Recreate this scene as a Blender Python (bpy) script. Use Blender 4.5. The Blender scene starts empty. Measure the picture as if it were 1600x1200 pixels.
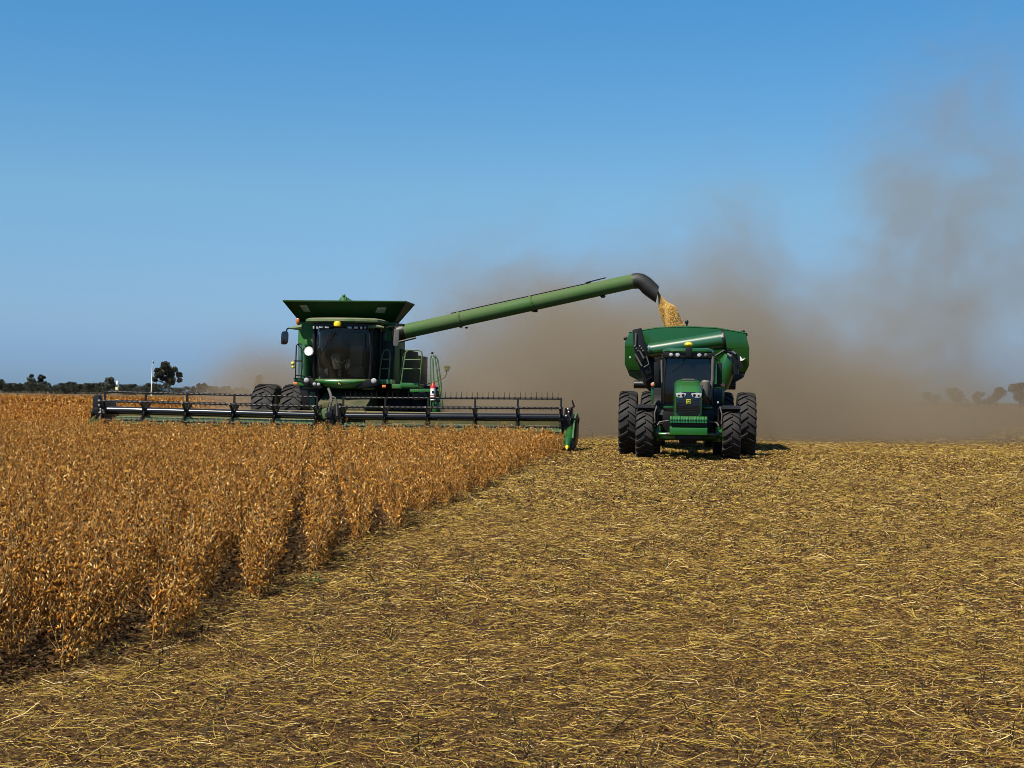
import bpy, bmesh, math, random
import numpy as np
from mathutils import Vector, Matrix, Euler

scene = bpy.context.scene
COL = scene.collection
rad = math.radians

# ------------------------------------------------------------------ camera
# Crop rows run along +Y, the camera stands at the origin on the cut stubble.
FPX = 2400.0
YAW, PITCH, ROLL, CAM_H = rad(5.9), math.atan(19 / FPX), rad(0.76), 1.72
CAM_R = Matrix.Rotation(YAW, 3, 'Z') @ Matrix.Rotation(math.pi / 2 + PITCH, 3, 'X') @ Matrix.Rotation(ROLL, 3, 'Z')
cam_data = bpy.data.cameras.new('camera')
cam = bpy.data.objects.new('camera', cam_data)
COL.objects.link(cam)
cam_data.sensor_width = 36.0
cam_data.lens = FPX / 1600 * 36.0
cam_data.clip_start = 0.1
cam_data.clip_end = 6000
cam.matrix_world = Matrix.Translation((0, 0, CAM_H)) @ CAM_R.to_4x4()
scene.camera = cam

# ------------------------------------------------------------------ sky, sun, exposure
SUN = Vector((-0.45, -0.54, 1.0)).normalized()
sun_el = math.asin(SUN.z)
sun_az = math.atan2(SUN.x, SUN.y)
world = bpy.data.worlds.new('World')
scene.world = world
world.use_nodes = True
wn = world.node_tree
wn.nodes.clear()
wo = wn.nodes.new('ShaderNodeOutputWorld')
bg = wn.nodes.new('ShaderNodeBackground')
sky = wn.nodes.new('ShaderNodeTexSky')
sky.sky_type = 'NISHITA'
sky.sun_disc = False
sky.sun_elevation = sun_el
sky.sun_rotation = sun_az
sky.altitude = 100
sky.air_density = 1.0
sky.dust_density = 0.4
sky.ozone_density = 2.5
# the photo's clear air: a deeper, cooler blue than the sky model, by height above the horizon
wtc = wn.nodes.new('ShaderNodeTexCoord')
wsep = wn.nodes.new('ShaderNodeSeparateXYZ')
wn.links.new(wtc.outputs['Generated'], wsep.inputs[0])
wrp = wn.nodes.new('ShaderNodeValToRGB')
wcr = wrp.color_ramp
wcr.elements[0].position = 0.0
wcr.elements[0].color = (0.44, 0.72, 1.30, 1)
wcr.elements[1].position = 0.6
wcr.elements[1].color = (0.72, 1.08, 1.25, 1)
for wp_, wc_ in ((0.022, (0.476, 0.756, 1.42)), (0.05, (0.62, 0.863, 1.32)), (0.13, (0.76, 1.12, 1.33)), (0.25, (0.50, 1.17, 1.52))):
    we = wcr.elements.new(wp_)
    we.color = (*wc_, 1)
wn.links.new(wsep.outputs[2], wrp.inputs[0])
wmx = wn.nodes.new('ShaderNodeMix')
wmx.data_type = 'RGBA'
wmx.blend_type = 'MULTIPLY'
wmx.inputs[0].default_value = 1.0
wn.links.new(sky.outputs[0], wmx.inputs[6])
wn.links.new(wrp.outputs[0], wmx.inputs[7])
wn.links.new(wmx.outputs[2], bg.inputs[0])
bg.inputs[1].default_value = 0.053
wn.links.new(bg.outputs[0], wo.inputs[0])

sd = bpy.data.lights.new('sun', 'SUN')
sd.energy = 5.0
sd.angle = rad(0.5)
sd.color = (1.0, 0.93, 0.82)
so = bpy.data.objects.new('sun', sd)
COL.objects.link(so)
so.rotation_euler = SUN.to_track_quat('Z', 'Y').to_euler()
so.location = (0, 0, 60)

scene.view_settings.view_transform = 'Standard'
scene.view_settings.look = 'None'
scene.view_settings.gamma = 1.0
scene.view_settings.exposure = 0.68
scene.view_settings.use_curve_mapping = False
scene.cycles.volume_bounces = 1
scene.cycles.volume_step_rate = 0.32
scene.cycles.volume_max_steps = 256
scene.cycles.filter_width = 0.85
scene.cycles.max_bounces = 6
scene.cycles.diffuse_bounces = 3
scene.cycles.glossy_bounces = 3
scene.cycles.transmission_bounces = 4
scene.cycles.transparent_max_bounces = 12

# ------------------------------------------------------------------ helpers
def U(px, py, Y):
    """the world point on the plane Y seen at photo pixel (px, py)"""
    d = CAM_R @ Vector(((px - 800) / FPX, -(py - 600) / FPX, -1))
    t = Y / d.y
    return Vector((d.x * t, Y, CAM_H + d.z * t))

def UG(px, py):
    """the ground point seen at a photo pixel"""
    d = CAM_R @ Vector(((px - 800) / FPX, -(py - 600) / FPX, -1))
    t = -CAM_H / d.z
    return Vector((d.x * t, d.y * t, 0))

class MB:
    def __init__(self):
        self.v, self.f, self.parts = [], [], []
    def add(self, vs, fs):
        o, of = len(self.v), len(self.f)
        self.v += [tuple(p) for p in vs]
        self.f += [tuple(i + o for i in f) for f in fs]
        self.parts.append((o, len(self.v), of, len(self.f)))
        return self
    def box(self, x0, x1, y0, y1, z0, z1):
        vs = [(x, y, z) for z in (z0, z1) for y in (y0, y1) for x in (x0, x1)]
        return self.add(vs, [(0, 2, 3, 1), (4, 5, 7, 6), (0, 1, 5, 4), (2, 6, 7, 3), (0, 4, 6, 2), (1, 3, 7, 5)])
    def cbox(self, c, s, rot=None):
        m = rot if rot is not None else Matrix.Identity(3)
        c = Vector(c)
        vs = [c + m @ Vector((x * s[0] / 2, y * s[1] / 2, z * s[2] / 2)) for z in (-1, 1) for y in (-1, 1) for x in (-1, 1)]
        return self.add(vs, [(0, 2, 3, 1), (4, 5, 7, 6), (0, 1, 5, 4), (2, 6, 7, 3), (0, 4, 6, 2), (1, 3, 7, 5)])
    def prism(self, poly, y0, y1, s1=1.0):
        """poly of (x, z) extruded along Y; the back face scaled by s1 about its centroid"""
        n = len(poly)
        cx = sum(p[0] for p in poly) / n
        cz = sum(p[1] for p in poly) / n
        vs = [(x, y0, z) for x, z in poly] + [(cx + (x - cx) * s1, y1, cz + (z - cz) * s1) for x, z in poly]
        fs = [tuple(range(n)), tuple(range(2 * n - 1, n - 1, -1))]
        fs += [(i, i + n, (i + 1) % n + n, (i + 1) % n) for i in range(n)]
        return self.add(vs, fs)
    def prismx(self, poly, x0, x1):
        """poly of (y, z) extruded along X"""
        n = len(poly)
        vs = [(x0, y, z) for y, z in poly] + [(x1, y, z) for y, z in poly]
        fs = [tuple(range(n)), tuple(range(2 * n - 1, n - 1, -1))]
        fs += [(i, i + n, (i + 1) % n + n, (i + 1) % n) for i in range(n)]
        return self.add(vs, fs)
    def loft(self, rings, cap=True):
        n = len(rings[0])
        vs = [p for r in rings for p in r]
        fs = []
        for k in range(len(rings) - 1):
            for i in range(n):
                j = (i + 1) % n
                fs.append((k * n + i, k * n + j, (k + 1) * n + j, (k + 1) * n + i))
        if cap:
            fs.append(tuple(range(n - 1, -1, -1)))
            fs.append(tuple(range((len(rings) - 1) * n, len(rings) * n)))
        return self.add(vs, fs)
    def tube(self, pts, r, n=8, cap=True):
        pts = [Vector(p) for p in pts]
        rs = r if isinstance(r, (list, tuple)) else [r] * len(pts)
        rings = []
        ref = None
        for i, p in enumerate(pts):
            a = pts[max(i - 1, 0)]
            b = pts[min(i + 1, len(pts) - 1)]
            t = (b - a).normalized()
            if ref is None:
                ref = Vector((0, 0, 1)) if abs(t.z) < 0.9 else Vector((1, 0, 0))
            u = (ref - t * ref.dot(t)).normalized()
            ref = u
            w = t.cross(u)
            rings.append([p + (u * math.cos(2 * math.pi * k / n) + w * math.sin(2 * math.pi * k / n)) * rs[i] for k in range(n)])
        return self.loft(rings, cap)
    def ball(self, c, r, n=10, m=6, sc=(1, 1, 1)):
        rings = []
        for j in range(1, m):
            a = math.pi * j / m
            rings.append([(c[0] + r * sc[0] * math.sin(a) * math.cos(2 * math.pi * k / n),
                           c[1] + r * sc[1] * math.sin(a) * math.sin(2 * math.pi * k / n),
                           c[2] - r * sc[2] * math.cos(a)) for k in range(n)])
        return self.loft(rings)
    def lathex(self, prof, c, n=40):
        """prof of (x, radius), closed, turned about an axis along X through c"""
        m = len(prof)
        vs = []
        for k in range(n):
            a = 2 * math.pi * k / n
            for x, r in prof:
                vs.append((c[0] + x, c[1] + r * math.cos(a), c[2] + r * math.sin(a)))
        fs = []
        for k in range(n):
            k2 = (k + 1) % n
            for i in range(m - 1):
                fs.append((k * m + i, k * m + i + 1, k2 * m + i + 1, k2 * m + i))
        return self.add(vs, fs)
    def pieces(self):
        """groups of shapes that stand apart from each other, each to be an object of its own"""
        a = np.array(self.v, dtype=float)
        lo = np.array([a[p[0]:p[1]].min(0) for p in self.parts])
        hi = np.array([a[p[0]:p[1]].max(0) for p in self.parts])
        size = (hi - lo).max(1)
        n = len(self.parts)
        lab = list(range(n))
        def root(i):
            while lab[i] != i: i = lab[i]
            return i
        for i in range(n):
            gap = np.sqrt((np.maximum(0, np.maximum(lo[i] - hi, lo - hi[i])) ** 2).sum(1))
            for j in np.nonzero(gap <= np.maximum(0.02, 0.48 * np.maximum(size[i], size)))[0]:
                a_, b_ = root(i), root(int(j))
                if a_ != b_: lab[max(a_, b_)] = min(a_, b_)
        out = {}
        for i in range(n): out.setdefault(root(i), []).append(i)
        return list(out.values())
    def build(self, name, mat, parent=None, smooth=False, bevel=0.0, angle=35):
        if 1 < len(self.parts) < 400:
            pc = self.pieces()
            if len(pc) > 1:
                first = None
                for grp in pc:
                    m = MB()
                    for i in grp:
                        o, e, fo, fe = self.parts[i]
                        m.add(self.v[o:e], [tuple(k - o for k in f) for f in self.f[fo:fe]])
                    ob = m.build(name, mat, parent, smooth, bevel, angle)
                    first = first or ob
                return first
        o0 = Vector((0, 0, 0))
        p = parent
        while p is not None:
            o0 += p.location
            p = p.parent
        me = bpy.data.meshes.new(name)
        me.from_pydata([(a - o0.x, b - o0.y, c - o0.z) for a, b, c in self.v], [], self.f)
        bm = bmesh.new()
        bm.from_mesh(me)
        bmesh.ops.recalc_face_normals(bm, faces=bm.faces)
        if bevel > 0:
            es = [e for e in bm.edges if len(e.link_faces) == 2 and e.calc_face_angle(0) > rad(angle)]
            if es:
                bmesh.ops.bevel(bm, geom=es, offset=bevel, segments=2, affect='EDGES', profile=0.6, clamp_overlap=True)
        bm.to_mesh(me)
        bm.free()
        if smooth or bevel > 0:
            me.polygons.foreach_set('use_smooth', [True] * len(me.polygons))
            try:
                me.set_sharp_from_angle(angle=rad(angle))
            except Exception:
                pass
        ob = bpy.data.objects.new(name, me)
        COL.objects.link(ob)
        if mat is not None:
            me.materials.append(mat)
        if parent is not None:
            ob.parent = parent
        return ob

def tag(o, label=None, cat=None, group=None, kind=None):
    if label: o['label'] = label
    if cat: o['category'] = cat
    if group: o['group'] = group
    if kind: o['kind'] = kind
    return o

def thing(name, loc, label, cat, group=None):
    o = bpy.data.objects.new(name, None)
    o.empty_display_size = 0.5
    COL.objects.link(o)
    o.location = loc
    return tag(o, label, cat, group)

# ------------------------------------------------------------------ materials
def nmat(name):
    m = bpy.data.materials.new(name)
    m.use_nodes = True
    nt = m.node_tree
    b = nt.nodes.get('Principled BSDF')
    return m, nt, b

def N(nt, kind, **kw):
    n = nt.nodes.new(kind)
    for k, v in kw.items():
        setattr(n, k, v)
    return n

def ramp(nt, src, stops):
    r = N(nt, 'ShaderNodeValToRGB')
    r.color_ramp.elements[0].position = stops[0][0]
    r.color_ramp.elements[0].color = (*stops[0][1], 1)
    r.color_ramp.elements[1].position = stops[-1][0]
    r.color_ramp.elements[1].color = (*stops[-1][1], 1)
    for p, c in stops[1:-1]:
        e = r.color_ramp.elements.new(p)
        e.color = (*c, 1)
    nt.links.new(src, r.inputs[0])
    return r.outputs[0]

def mix(nt, fac, a, b):
    m = N(nt, 'ShaderNodeMix', data_type='RGBA')
    for s, v in ((m.inputs[0], fac), (m.inputs[6], a), (m.inputs[7], b)):
        if hasattr(v, 'links') or hasattr(v, 'is_linked'):
            nt.links.new(v, s)
        elif isinstance(v, (int, float)):
            s.default_value = v
        else:
            s.default_value = (*v, 1)
    return m.outputs[2]

def math_n(nt, op, a, b=None, clamp=False):
    m = N(nt, 'ShaderNodeMath', operation=op, use_clamp=clamp)
    for s, v in ((m.inputs[0], a), (m.inputs[1], b)):
        if v is None: continue
        if isinstance(v, (int, float)): s.default_value = v
        else: nt.links.new(v, s)
    return m.outputs[0]

def noise(nt, scale, detail=4, rough=0.55, coord='Object', dist=0.0, vec=None):
    t = N(nt, 'ShaderNodeTexNoise')
    t.inputs['Scale'].default_value = scale
    t.inputs['Detail'].default_value = detail
    t.inputs['Roughness'].default_value = rough
    t.inputs['Distortion'].default_value = dist
    if vec is None:
        tc = N(nt, 'ShaderNodeTexCoord')
        vec = tc.outputs[coord]
    nt.links.new(vec, t.inputs['Vector'])
    return t.outputs['Fac']

DUST = (0.19, 0.15, 0.095)
def paint(name, col, rough=0.3, coat=0.4, dust=0.25, top=0.35, metal=0.0, dustcol=DUST, nscale=2.2, spec=0.5):
    """paint with settled field dust: patchy, thicker on what faces up"""
    m, nt, b = nmat(name)
    n1 = noise(nt, nscale, 5, 0.62)
    n2 = noise(nt, nscale * 9, 3, 0.6)
    geo = N(nt, 'ShaderNodeNewGeometry')
    sep = N(nt, 'ShaderNodeSeparateXYZ')
    nt.links.new(geo.outputs['Normal'], sep.inputs[0])
    up = math_n(nt, 'MULTIPLY', math_n(nt, 'MAXIMUM', sep.outputs[2], 0.0), top)
    k = math_n(nt, 'MULTIPLY', math_n(nt, 'SUBTRACT', n1, 0.38), 3.2, True)
    k = math_n(nt, 'MULTIPLY', k, dust)
    k = math_n(nt, 'ADD', k, up)
    k = math_n(nt, 'MULTIPLY', k, math_n(nt, 'ADD', n2, 0.45), True)
    c = mix(nt, k, col, dustcol)
    nt.links.new(c, b.inputs['Base Color'])
    rr = math_n(nt, 'ADD', math_n(nt, 'MULTIPLY', k, 0.5), rough, True)
    nt.links.new(rr, b.inputs['Roughness'])
    b.inputs['Metallic'].default_value = metal
    b.inputs['Coat Weight'].default_value = coat
    b.inputs['Coat Roughness'].default_value = 0.08
    b.inputs['Specular IOR Level'].default_value = spec
    return m

M = {}
M['green'] = paint('green_paint', (0.011, 0.112, 0.015), 0.3, 0.4, 0.22, 0.25)
M['green_gloss'] = paint('glossy_green_paint', (0.006, 0.065, 0.012), 0.30, 1.0, 0.02, 0.03, spec=0.8)
M['green_gloss'].node_tree.nodes['Principled BSDF'].inputs['Coat Roughness'].default_value = 0.17
M['green_hood'] = paint('hood_green_paint', (0.006, 0.098, 0.010), 0.3, 0.4, 0.04, 0.08)
M['green_body'] = paint('body_green_paint', (0.010, 0.115, 0.014), 0.5, 0.0, 0.22, 0.2, spec=0.25)
M['green_clean'] = paint('clean_green_paint', (0.005, 0.066, 0.008), 0.28, 0.3, 0.03, 0.04)
M['green_dusty'] = paint('dusty_green_paint', (0.028, 0.10, 0.022), 0.5, 0.05, 0.5, 0.45, dustcol=(0.20, 0.17, 0.10))
M['green_tank'] = paint('tank_green_paint', (0.004, 0.034, 0.006), 0.55, 0.0, 0.05, 0.1, spec=0.15)
M['green_shade'] = paint('dull_green_paint', (0.006, 0.06, 0.014), 0.5, 0.0, 0.10, 0.15, spec=0.25)
M['green_auger'] = paint('faded_green_paint', (0.042, 0.104, 0.026), 0.6, 0.0, 0.45, 0.2, dustcol=(0.105, 0.108, 0.055), nscale=1.2, spec=0.2)
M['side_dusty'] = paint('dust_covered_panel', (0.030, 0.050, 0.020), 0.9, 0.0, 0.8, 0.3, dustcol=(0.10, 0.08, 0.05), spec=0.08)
M['tan'] = paint('dust_coated_sheet', (0.085, 0.095, 0.035), 0.7, 0.0, 0.9, 0.4, dustcol=(0.17, 0.13, 0.065), spec=0.2)
M['black'] = paint('black_plastic', (0.004, 0.004, 0.0045), 0.42, 0.0, 0.04, 0.04, spec=0.3)
M['black_gloss'] = paint('black_gloss_paint', (0.004, 0.004, 0.005), 0.2, 0.4, 0.02, 0.03)
M['rubber'] = paint('tyre_rubber', (0.012, 0.011, 0.011), 0.65, 0.0, 0.30, 0.08, dustcol=(0.055, 0.045, 0.035), nscale=3.0, spec=0.3)
M['boot'] = paint('black_rubber_boot', (0.008, 0.008, 0.0075), 0.5, 0.0, 0.22, 0.06, dustcol=(0.05, 0.048, 0.04))
M['steel'] = paint('worn_steel', (0.42, 0.42, 0.41), 0.32, 0.0, 0.2, 0.1, metal=0.8)
M['mirror_dome'] = paint('polished_dome', (0.85, 0.86, 0.84), 0.40, 0.0, 0.05, 0.05, metal=0.9)
M['grey'] = paint('grey_plastic', (0.065, 0.065, 0.063), 0.5, 0.0, 0.3, 0.15)
M['yellow'] = paint('yellow_paint', (0.66, 0.50, 0.004), 0.35, 0.2, 0.05, 0.05)
M['white'] = paint('white_paint', (0.78, 0.77, 0.73), 0.4, 0.1, 0.10, 0.1)
M['red'] = paint('red_paint', (0.55, 0.02, 0.015), 0.3, 0.3, 0.08, 0.1)
M['rim'] = paint('yellow_rim_paint', (0.50, 0.32, 0.012), 0.4, 0.1, 0.4, 0.3)
M['interior'] = paint('cab_lining', (0.060, 0.050, 0.042), 0.8, 0.0, 0.3, 0.1)
M['seat'] = paint('seat_cloth', (0.26, 0.23, 0.18), 0.8, 0.0, 0.1, 0.1)

def lens(name, col, emit=0.0):
    m, nt, b = nmat(name)
    n1 = noise(nt, 40, 2)
    nt.links.new(mix(nt, n1, col, tuple(c * 0.75 for c in col)), b.inputs['Base Color'])
    b.inputs['Roughness'].default_value = 0.12
    b.inputs['Coat Weight'].default_value = 0.8
    return m
M['amber'] = lens('amber_lens', (0.55, 0.14, 0.02))
M['orange'] = lens('orange_lens', (0.80, 0.22, 0.05))
M['lamp'] = lens('lamp_lens', (0.42, 0.42, 0.41))
M['yellow_lens'] = lens('yellow_lens', (0.60, 0.55, 0.05))
M['reflector'] = lens('pale_window', (0.16, 0.22, 0.17))

def glassmat(name, tint, rough=0.02, refl=1.0):
    m, nt, b = nmat(name)
    nt.nodes.remove(b)
    out = nt.nodes.get('Material Output')
    tr = N(nt, 'ShaderNodeBsdfTransparent')
    n1 = noise(nt, 1.6, 4)
    nt.links.new(mix(nt, n1, tint, tuple(c * 0.8 for c in tint)), tr.inputs[0])
    gl = N(nt, 'ShaderNodeBsdfGlossy')
    gl.inputs['Roughness'].default_value = rough
    gl.inputs['Color'].default_value = (0.9, 0.95, 1.0, 1)
    df = N(nt, 'ShaderNodeBsdfDiffuse')
    df.inputs[0].default_value = (0.20, 0.16, 0.11, 1)
    n2 = noise(nt, 2.5, 5, 0.65)
    fr = N(nt, 'ShaderNodeFresnel')
    fr.inputs['IOR'].default_value = 1.45
    m1 = N(nt, 'ShaderNodeMixShader')
    nt.links.new(math_n(nt, 'MULTIPLY', fr.outputs[0], refl), m1.inputs[0])
    nt.links.new(tr.outputs[0], m1.inputs[1])
    nt.links.new(gl.outputs[0], m1.inputs[2])
    m2 = N(nt, 'ShaderNodeMixShader')
    nt.links.new(math_n(nt, 'MULTIPLY', n2, 0.04), m2.inputs[0])
    nt.links.new(m1.outputs[0], m2.inputs[1])
    nt.links.new(df.outputs[0], m2.inputs[2])
    nt.links.new(m2.outputs[0], out.inputs[0])
    return m
M['glass'] = glassmat('cab_glass', (0.80, 0.82, 0.80), refl=0.5)
M['glass_blue'] = glassmat('blue_cab_glass', (0.38, 0.46, 0.50), refl=1.0)

def attr_mat(name, rough=0.7, transl=0.25, spec=0.3, nstr=0.35):
    """colour comes from the pods and straws themselves (one colour per piece)"""
    m, nt, b = nmat(name)
    out = nt.nodes.get('Material Output')
    a = N(nt, 'ShaderNodeAttribute', attribute_name='tint')
    n1 = noise(nt, 55, 2, 0.5)
    c = mix(nt, math_n(nt, 'MULTIPLY', n1, nstr), a.outputs['Color'], (0.05, 0.02, 0.005))
    nt.links.new(c, b.inputs['Base Color'])
    b.inputs['Roughness'].default_value = rough
    b.inputs['Specular IOR Level'].default_value = spec
    if transl > 0:
        t = N(nt, 'ShaderNodeBsdfTranslucent')
        nt.links.new(c, t.inputs[0])
        ms = N(nt, 'ShaderNodeMixShader')
        ms.inputs[0].default_value = transl
        nt.links.new(b.outputs[0], ms.inputs[1])
        nt.links.new(t.outputs[0], ms.inputs[2])
        nt.links.new(ms.outputs[0], out.inputs[0])
    return m
M['crop'] = attr_mat('ripe_soybean_pods', 0.7, 0.06, 0.08, 0.2)
M['straw'] = attr_mat('straw_pieces', 0.65, 0.08, 0.15, 0.3)
M['grain'] = attr_mat('falling_soybeans', 0.5, 0.35, 0.3, 0.1)
M['leaf'] = attr_mat('tree_leaves', 0.7, 0.2, 0.2)

m, nt, b = nmat('bark')
nt.links.new(ramp(nt, noise(nt, 3, 5), [(0.3, (0.05, 0.04, 0.03)), (0.7, (0.14, 0.12, 0.09))]), b.inputs['Base Color'])
b.inputs['Roughness'].default_value = 0.9
M['bark'] = m

def ground_mat():
    m, nt, b = nmat('stubble_soil')
    tc = N(nt, 'ShaderNodeTexCoord')
    mp = N(nt, 'ShaderNodeMapping')
    mp.inputs['Rotation'].default_value = (0, 0, 0.3)
    nt.links.new(tc.outputs['Object'], mp.inputs[0])
    big = noise(nt, 0.05, 4, 0.6, vec=tc.outputs['Object'])
    mid = noise(nt, 0.9, 5, 0.65, vec=tc.outputs['Object'])
    fine = noise(nt, 16, 6, 0.75, vec=mp.outputs[0], dist=0.6)
    c1 = ramp(nt, fine, [(0.34, (0.012, 0.006, 0.003)), (0.48, (0.050, 0.026, 0.010)), (0.60, (0.18, 0.105, 0.033)), (0.72, (0.34, 0.23, 0.075))])
    c2 = ramp(nt, mid, [(0.3, (0.035, 0.020, 0.008)), (0.7, (0.16, 0.10, 0.036))])
    c = mix(nt, 0.42, c1, c2)
    c = mix(nt, math_n(nt, 'MULTIPLY', big, 0.45), c, (0.145, 0.094, 0.037))
    nt.links.new(c, b.inputs['Base Color'])
    b.inputs['Roughness'].default_value = 0.92
    b.inputs['Specular IOR Level'].default_value = 0.15
    bp = N(nt, 'ShaderNodeBump')
    bp.inputs['Strength'].default_value = 0.9
    bp.inputs['Distance'].default_value = 0.05
    nt.links.new(fine, bp.inputs['Height'])
    nt.links.new(bp.outputs[0], b.inputs['Normal'])
    return m
M['ground'] = ground_mat()

def np_mesh(name, verts, faces_list, cols, mat, smooth=False):
    """verts (n,3); faces_list: list of int arrays (m,k); cols (n,3) -> one mesh object with a per-piece tint"""
    me = bpy.data.meshes.new(name)
    nv = len(verts)
    me.vertices.add(nv)
    me.vertices.foreach_set('co', np.ascontiguousarray(verts, dtype=np.float32).ravel())
    loops = np.concatenate([f.ravel() for f in faces_list]).astype(np.int32)
    tot = np.concatenate([np.full(len(f), f.shape[1], dtype=np.int32) for f in faces_list])
    starts = np.concatenate([[0], np.cumsum(tot)[:-1]]).astype(np.int32)
    me.loops.add(len(loops))
    me.loops.foreach_set('vertex_index', loops)
    me.polygons.add(len(tot))
    me.polygons.foreach_set('loop_start', starts)
    me.polygons.foreach_set('loop_total', tot)
    if smooth:
        me.polygons.foreach_set('use_smooth', np.ones(len(tot), dtype=bool))
    me.update(calc_edges=True)
    at = me.attributes.new('tint', 'FLOAT_COLOR', 'POINT')
    c4 = np.ones((nv, 4), dtype=np.float32)
    c4[:, :3] = cols
    at.data.foreach_set('color', c4.ravel())
    ob = bpy.data.objects.new(name, me)
    COL.objects.link(ob)
    me.materials.append(mat)
    return ob

rng = np.random.default_rng(11)
random.seed(5)

def unit(a):
    return a / np.maximum(np.linalg.norm(a, axis=-1, keepdims=True), 1e-9)

def perp(d):
    """a random unit vector square to each d"""
    r = rng.normal(size=d.shape)
    return unit(r - d * np.sum(r * d, axis=1, keepdims=True))

def palette(n, cols, w):
    cols = np.array(cols)
    i = rng.choice(len(cols), n, p=np.array(w) / sum(w))
    j = rng.choice(len(cols), n, p=np.array(w) / sum(w))
    t = rng.random((n, 1)) * 0.35
    c = cols[i] * (1 - t) + cols[j] * t
    return c * rng.uniform(0.78, 1.18, (n, 1))

# ------------------------------------------------------------------ ground
g = MB()
g.box(-2600, 2600, -60, 5200, -0.5, 0.0)
tag(g.build('ground', M['ground']), kind='structure')

# ------------------------------------------------------------------ machine builders
def tyre_mesh(c, R, W, lugs, lug_h, side_r, flip=1):
    """an agricultural tyre about an X axis through c with chevron lugs"""
    t = MB()
    w = W / 2
    Rc = R - lug_h
    prof = [(-w * 0.72, side_r), (-w * 0.94, side_r + (Rc - side_r) * 0.30), (-w, side_r + (Rc - side_r) * 0.62),
            (-w * 0.93, Rc - 0.045), (-w * 0.80, Rc - 0.012), (-w * 0.4, Rc + 0.004), (0, Rc + 0.008), (w * 0.4, Rc + 0.004), (w * 0.80, Rc - 0.012),
            (w * 0.93, Rc - 0.045), (w, side_r + (Rc - side_r) * 0.62), (w * 0.94, side_r + (Rc - side_r) * 0.30), (w * 0.72, side_r)]
    t.lathex(prof, c, 48)
    # each lug runs from the middle of the tread to the shoulder, swept back
    step = 2 * math.pi / lugs
    for s in (-1, 1):
        for k in range(lugs):
            a0 = k * step + (step / 2 if s > 0 else 0)
            rings = []
            for q, (fx, sweep, rr) in enumerate([(-0.06, 0.0, R - 0.006), (0.25, 0.30, R), (0.62, 0.72, R - 0.005), (0.93, 1.02, R - 0.03), (1.015, 1.08, R - 0.10)]):
                x = c[0] + s * fx * w
                ang = a0 + flip * sweep * 0.27 * W / R * 1.15
                th = (0.034 + 0.012 * fx) / R
                base = Rc - 0.05 - (0.06 if q == 4 else 0)
                ring = []
                for (da, r_) in ((-th * 1.35, base), (-th * 0.8, rr), (th * 0.8, rr), (th * 1.35, base)):
                    ring.append((x, c[1] + r_ * math.cos(ang + da), c[2] + r_ * math.sin(ang + da)))
                rings.append(ring)
            t.loft(rings)
    return t

def wheel(root, c, R, W, lugs, side_r, mat_rim, face=1, flip=1):
    r = MB()
    w = W / 2
    r.lathex([(-w * 0.74, side_r + 0.02), (-w * 0.74, side_r - 0.04), (-w * 0.4, side_r - 0.09), (w * 0.4, side_r - 0.09), (w * 0.74, side_r - 0.04), (w * 0.74, side_r + 0.02)], c, 36)
    d = face * w * 0.25
    r.lathex([(d - 0.02, side_r - 0.085), (d - 0.02, 0.30), (d + face * 0.10, 0.24), (d + face * 0.10, 0.01), (d + face * 0.14, 0.01), (d + face * 0.14, 0.25), (d + 0.03, 0.31), (d + 0.03, side_r - 0.085)], c, 36)
    for k in range(10):
        a = 2 * math.pi * k / 10
        p = Vector((c[0] + d + face * 0.14, c[1] + 0.19 * math.cos(a), c[2] + 0.19 * math.sin(a)))
        r.tube([p, p + Vector((face * 0.03, 0, 0))], 0.018, 6)
    wh = r.build('wheel', mat_rim, root, smooth=True)
    tyre_mesh(c, R, W, lugs, 0.05, side_r, flip).build('tyre', M['rubber'], wh, smooth=True, angle=28)
    return wh

def lamp_disc(mb, c, r, d=0.05, n=12, axis=(0, -1, 0)):
    c = Vector(c)
    ax = Vector(axis)
    mb.tube([c - ax * d, c, c + ax * r * 0.25], [r, r, r * 0.55], n)

def deer_badge(c, s, root):
    """dark shield with yellow rim and a leaping yellow animal"""
    x, y, z = c
    b = MB()
    b.prism([(x - s, z - s), (x + s, z - s), (x + s, z + s), (x - s, z + s)], y, y + 0.02)
    bo = b.build('badge', M['yellow'], root, bevel=0.004)
    i = MB()
    k = s * 0.82
    i.prism([(x - k, z - k), (x + k, z - k), (x + k, z + k), (x - k, z + k)], y - 0.004, y + 0.004)
    i.build('badge_field', M['green_clean'], bo)
    d = MB()
    def q(pts):
        d.prism([(x + a * s, z + b_ * s) for a, b_ in pts], y - 0.009, y - 0.0042)
    q([(-0.55, -0.05), (-0.1, 0.15), (0.3, 0.12), (0.5, -0.12), (0.3, -0.22), (-0.2, -0.16), (-0.5, -0.3)])
    q([(-0.62, 0.12), (-0.42, 0.34), (-0.28, 0.16), (-0.45, -0.02)])
    q([(-0.5, 0.36), (-0.1, 0.62), (-0.05, 0.56), (-0.4, 0.27)])
    q([(0.4, -0.1), (0.72, -0.5), (0.64, -0.54), (0.3, -0.2)])
    q([(-0.45, -0.2), (-0.68, -0.5), (-0.6, -0.54), (-0.33, -0.22)])
    d.build('badge_animal', M['yellow'], bo)
    return bo

# ================================================================== TRACTOR
YF, YR = 43.9, 46.65
XT = U(1074.5, 690, YF).x
tr = thing('tractor', (XT, YF, 0), 'green tractor with doubled rear wheels facing the camera, hitched in front of the grain cart', 'tractor')

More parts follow.
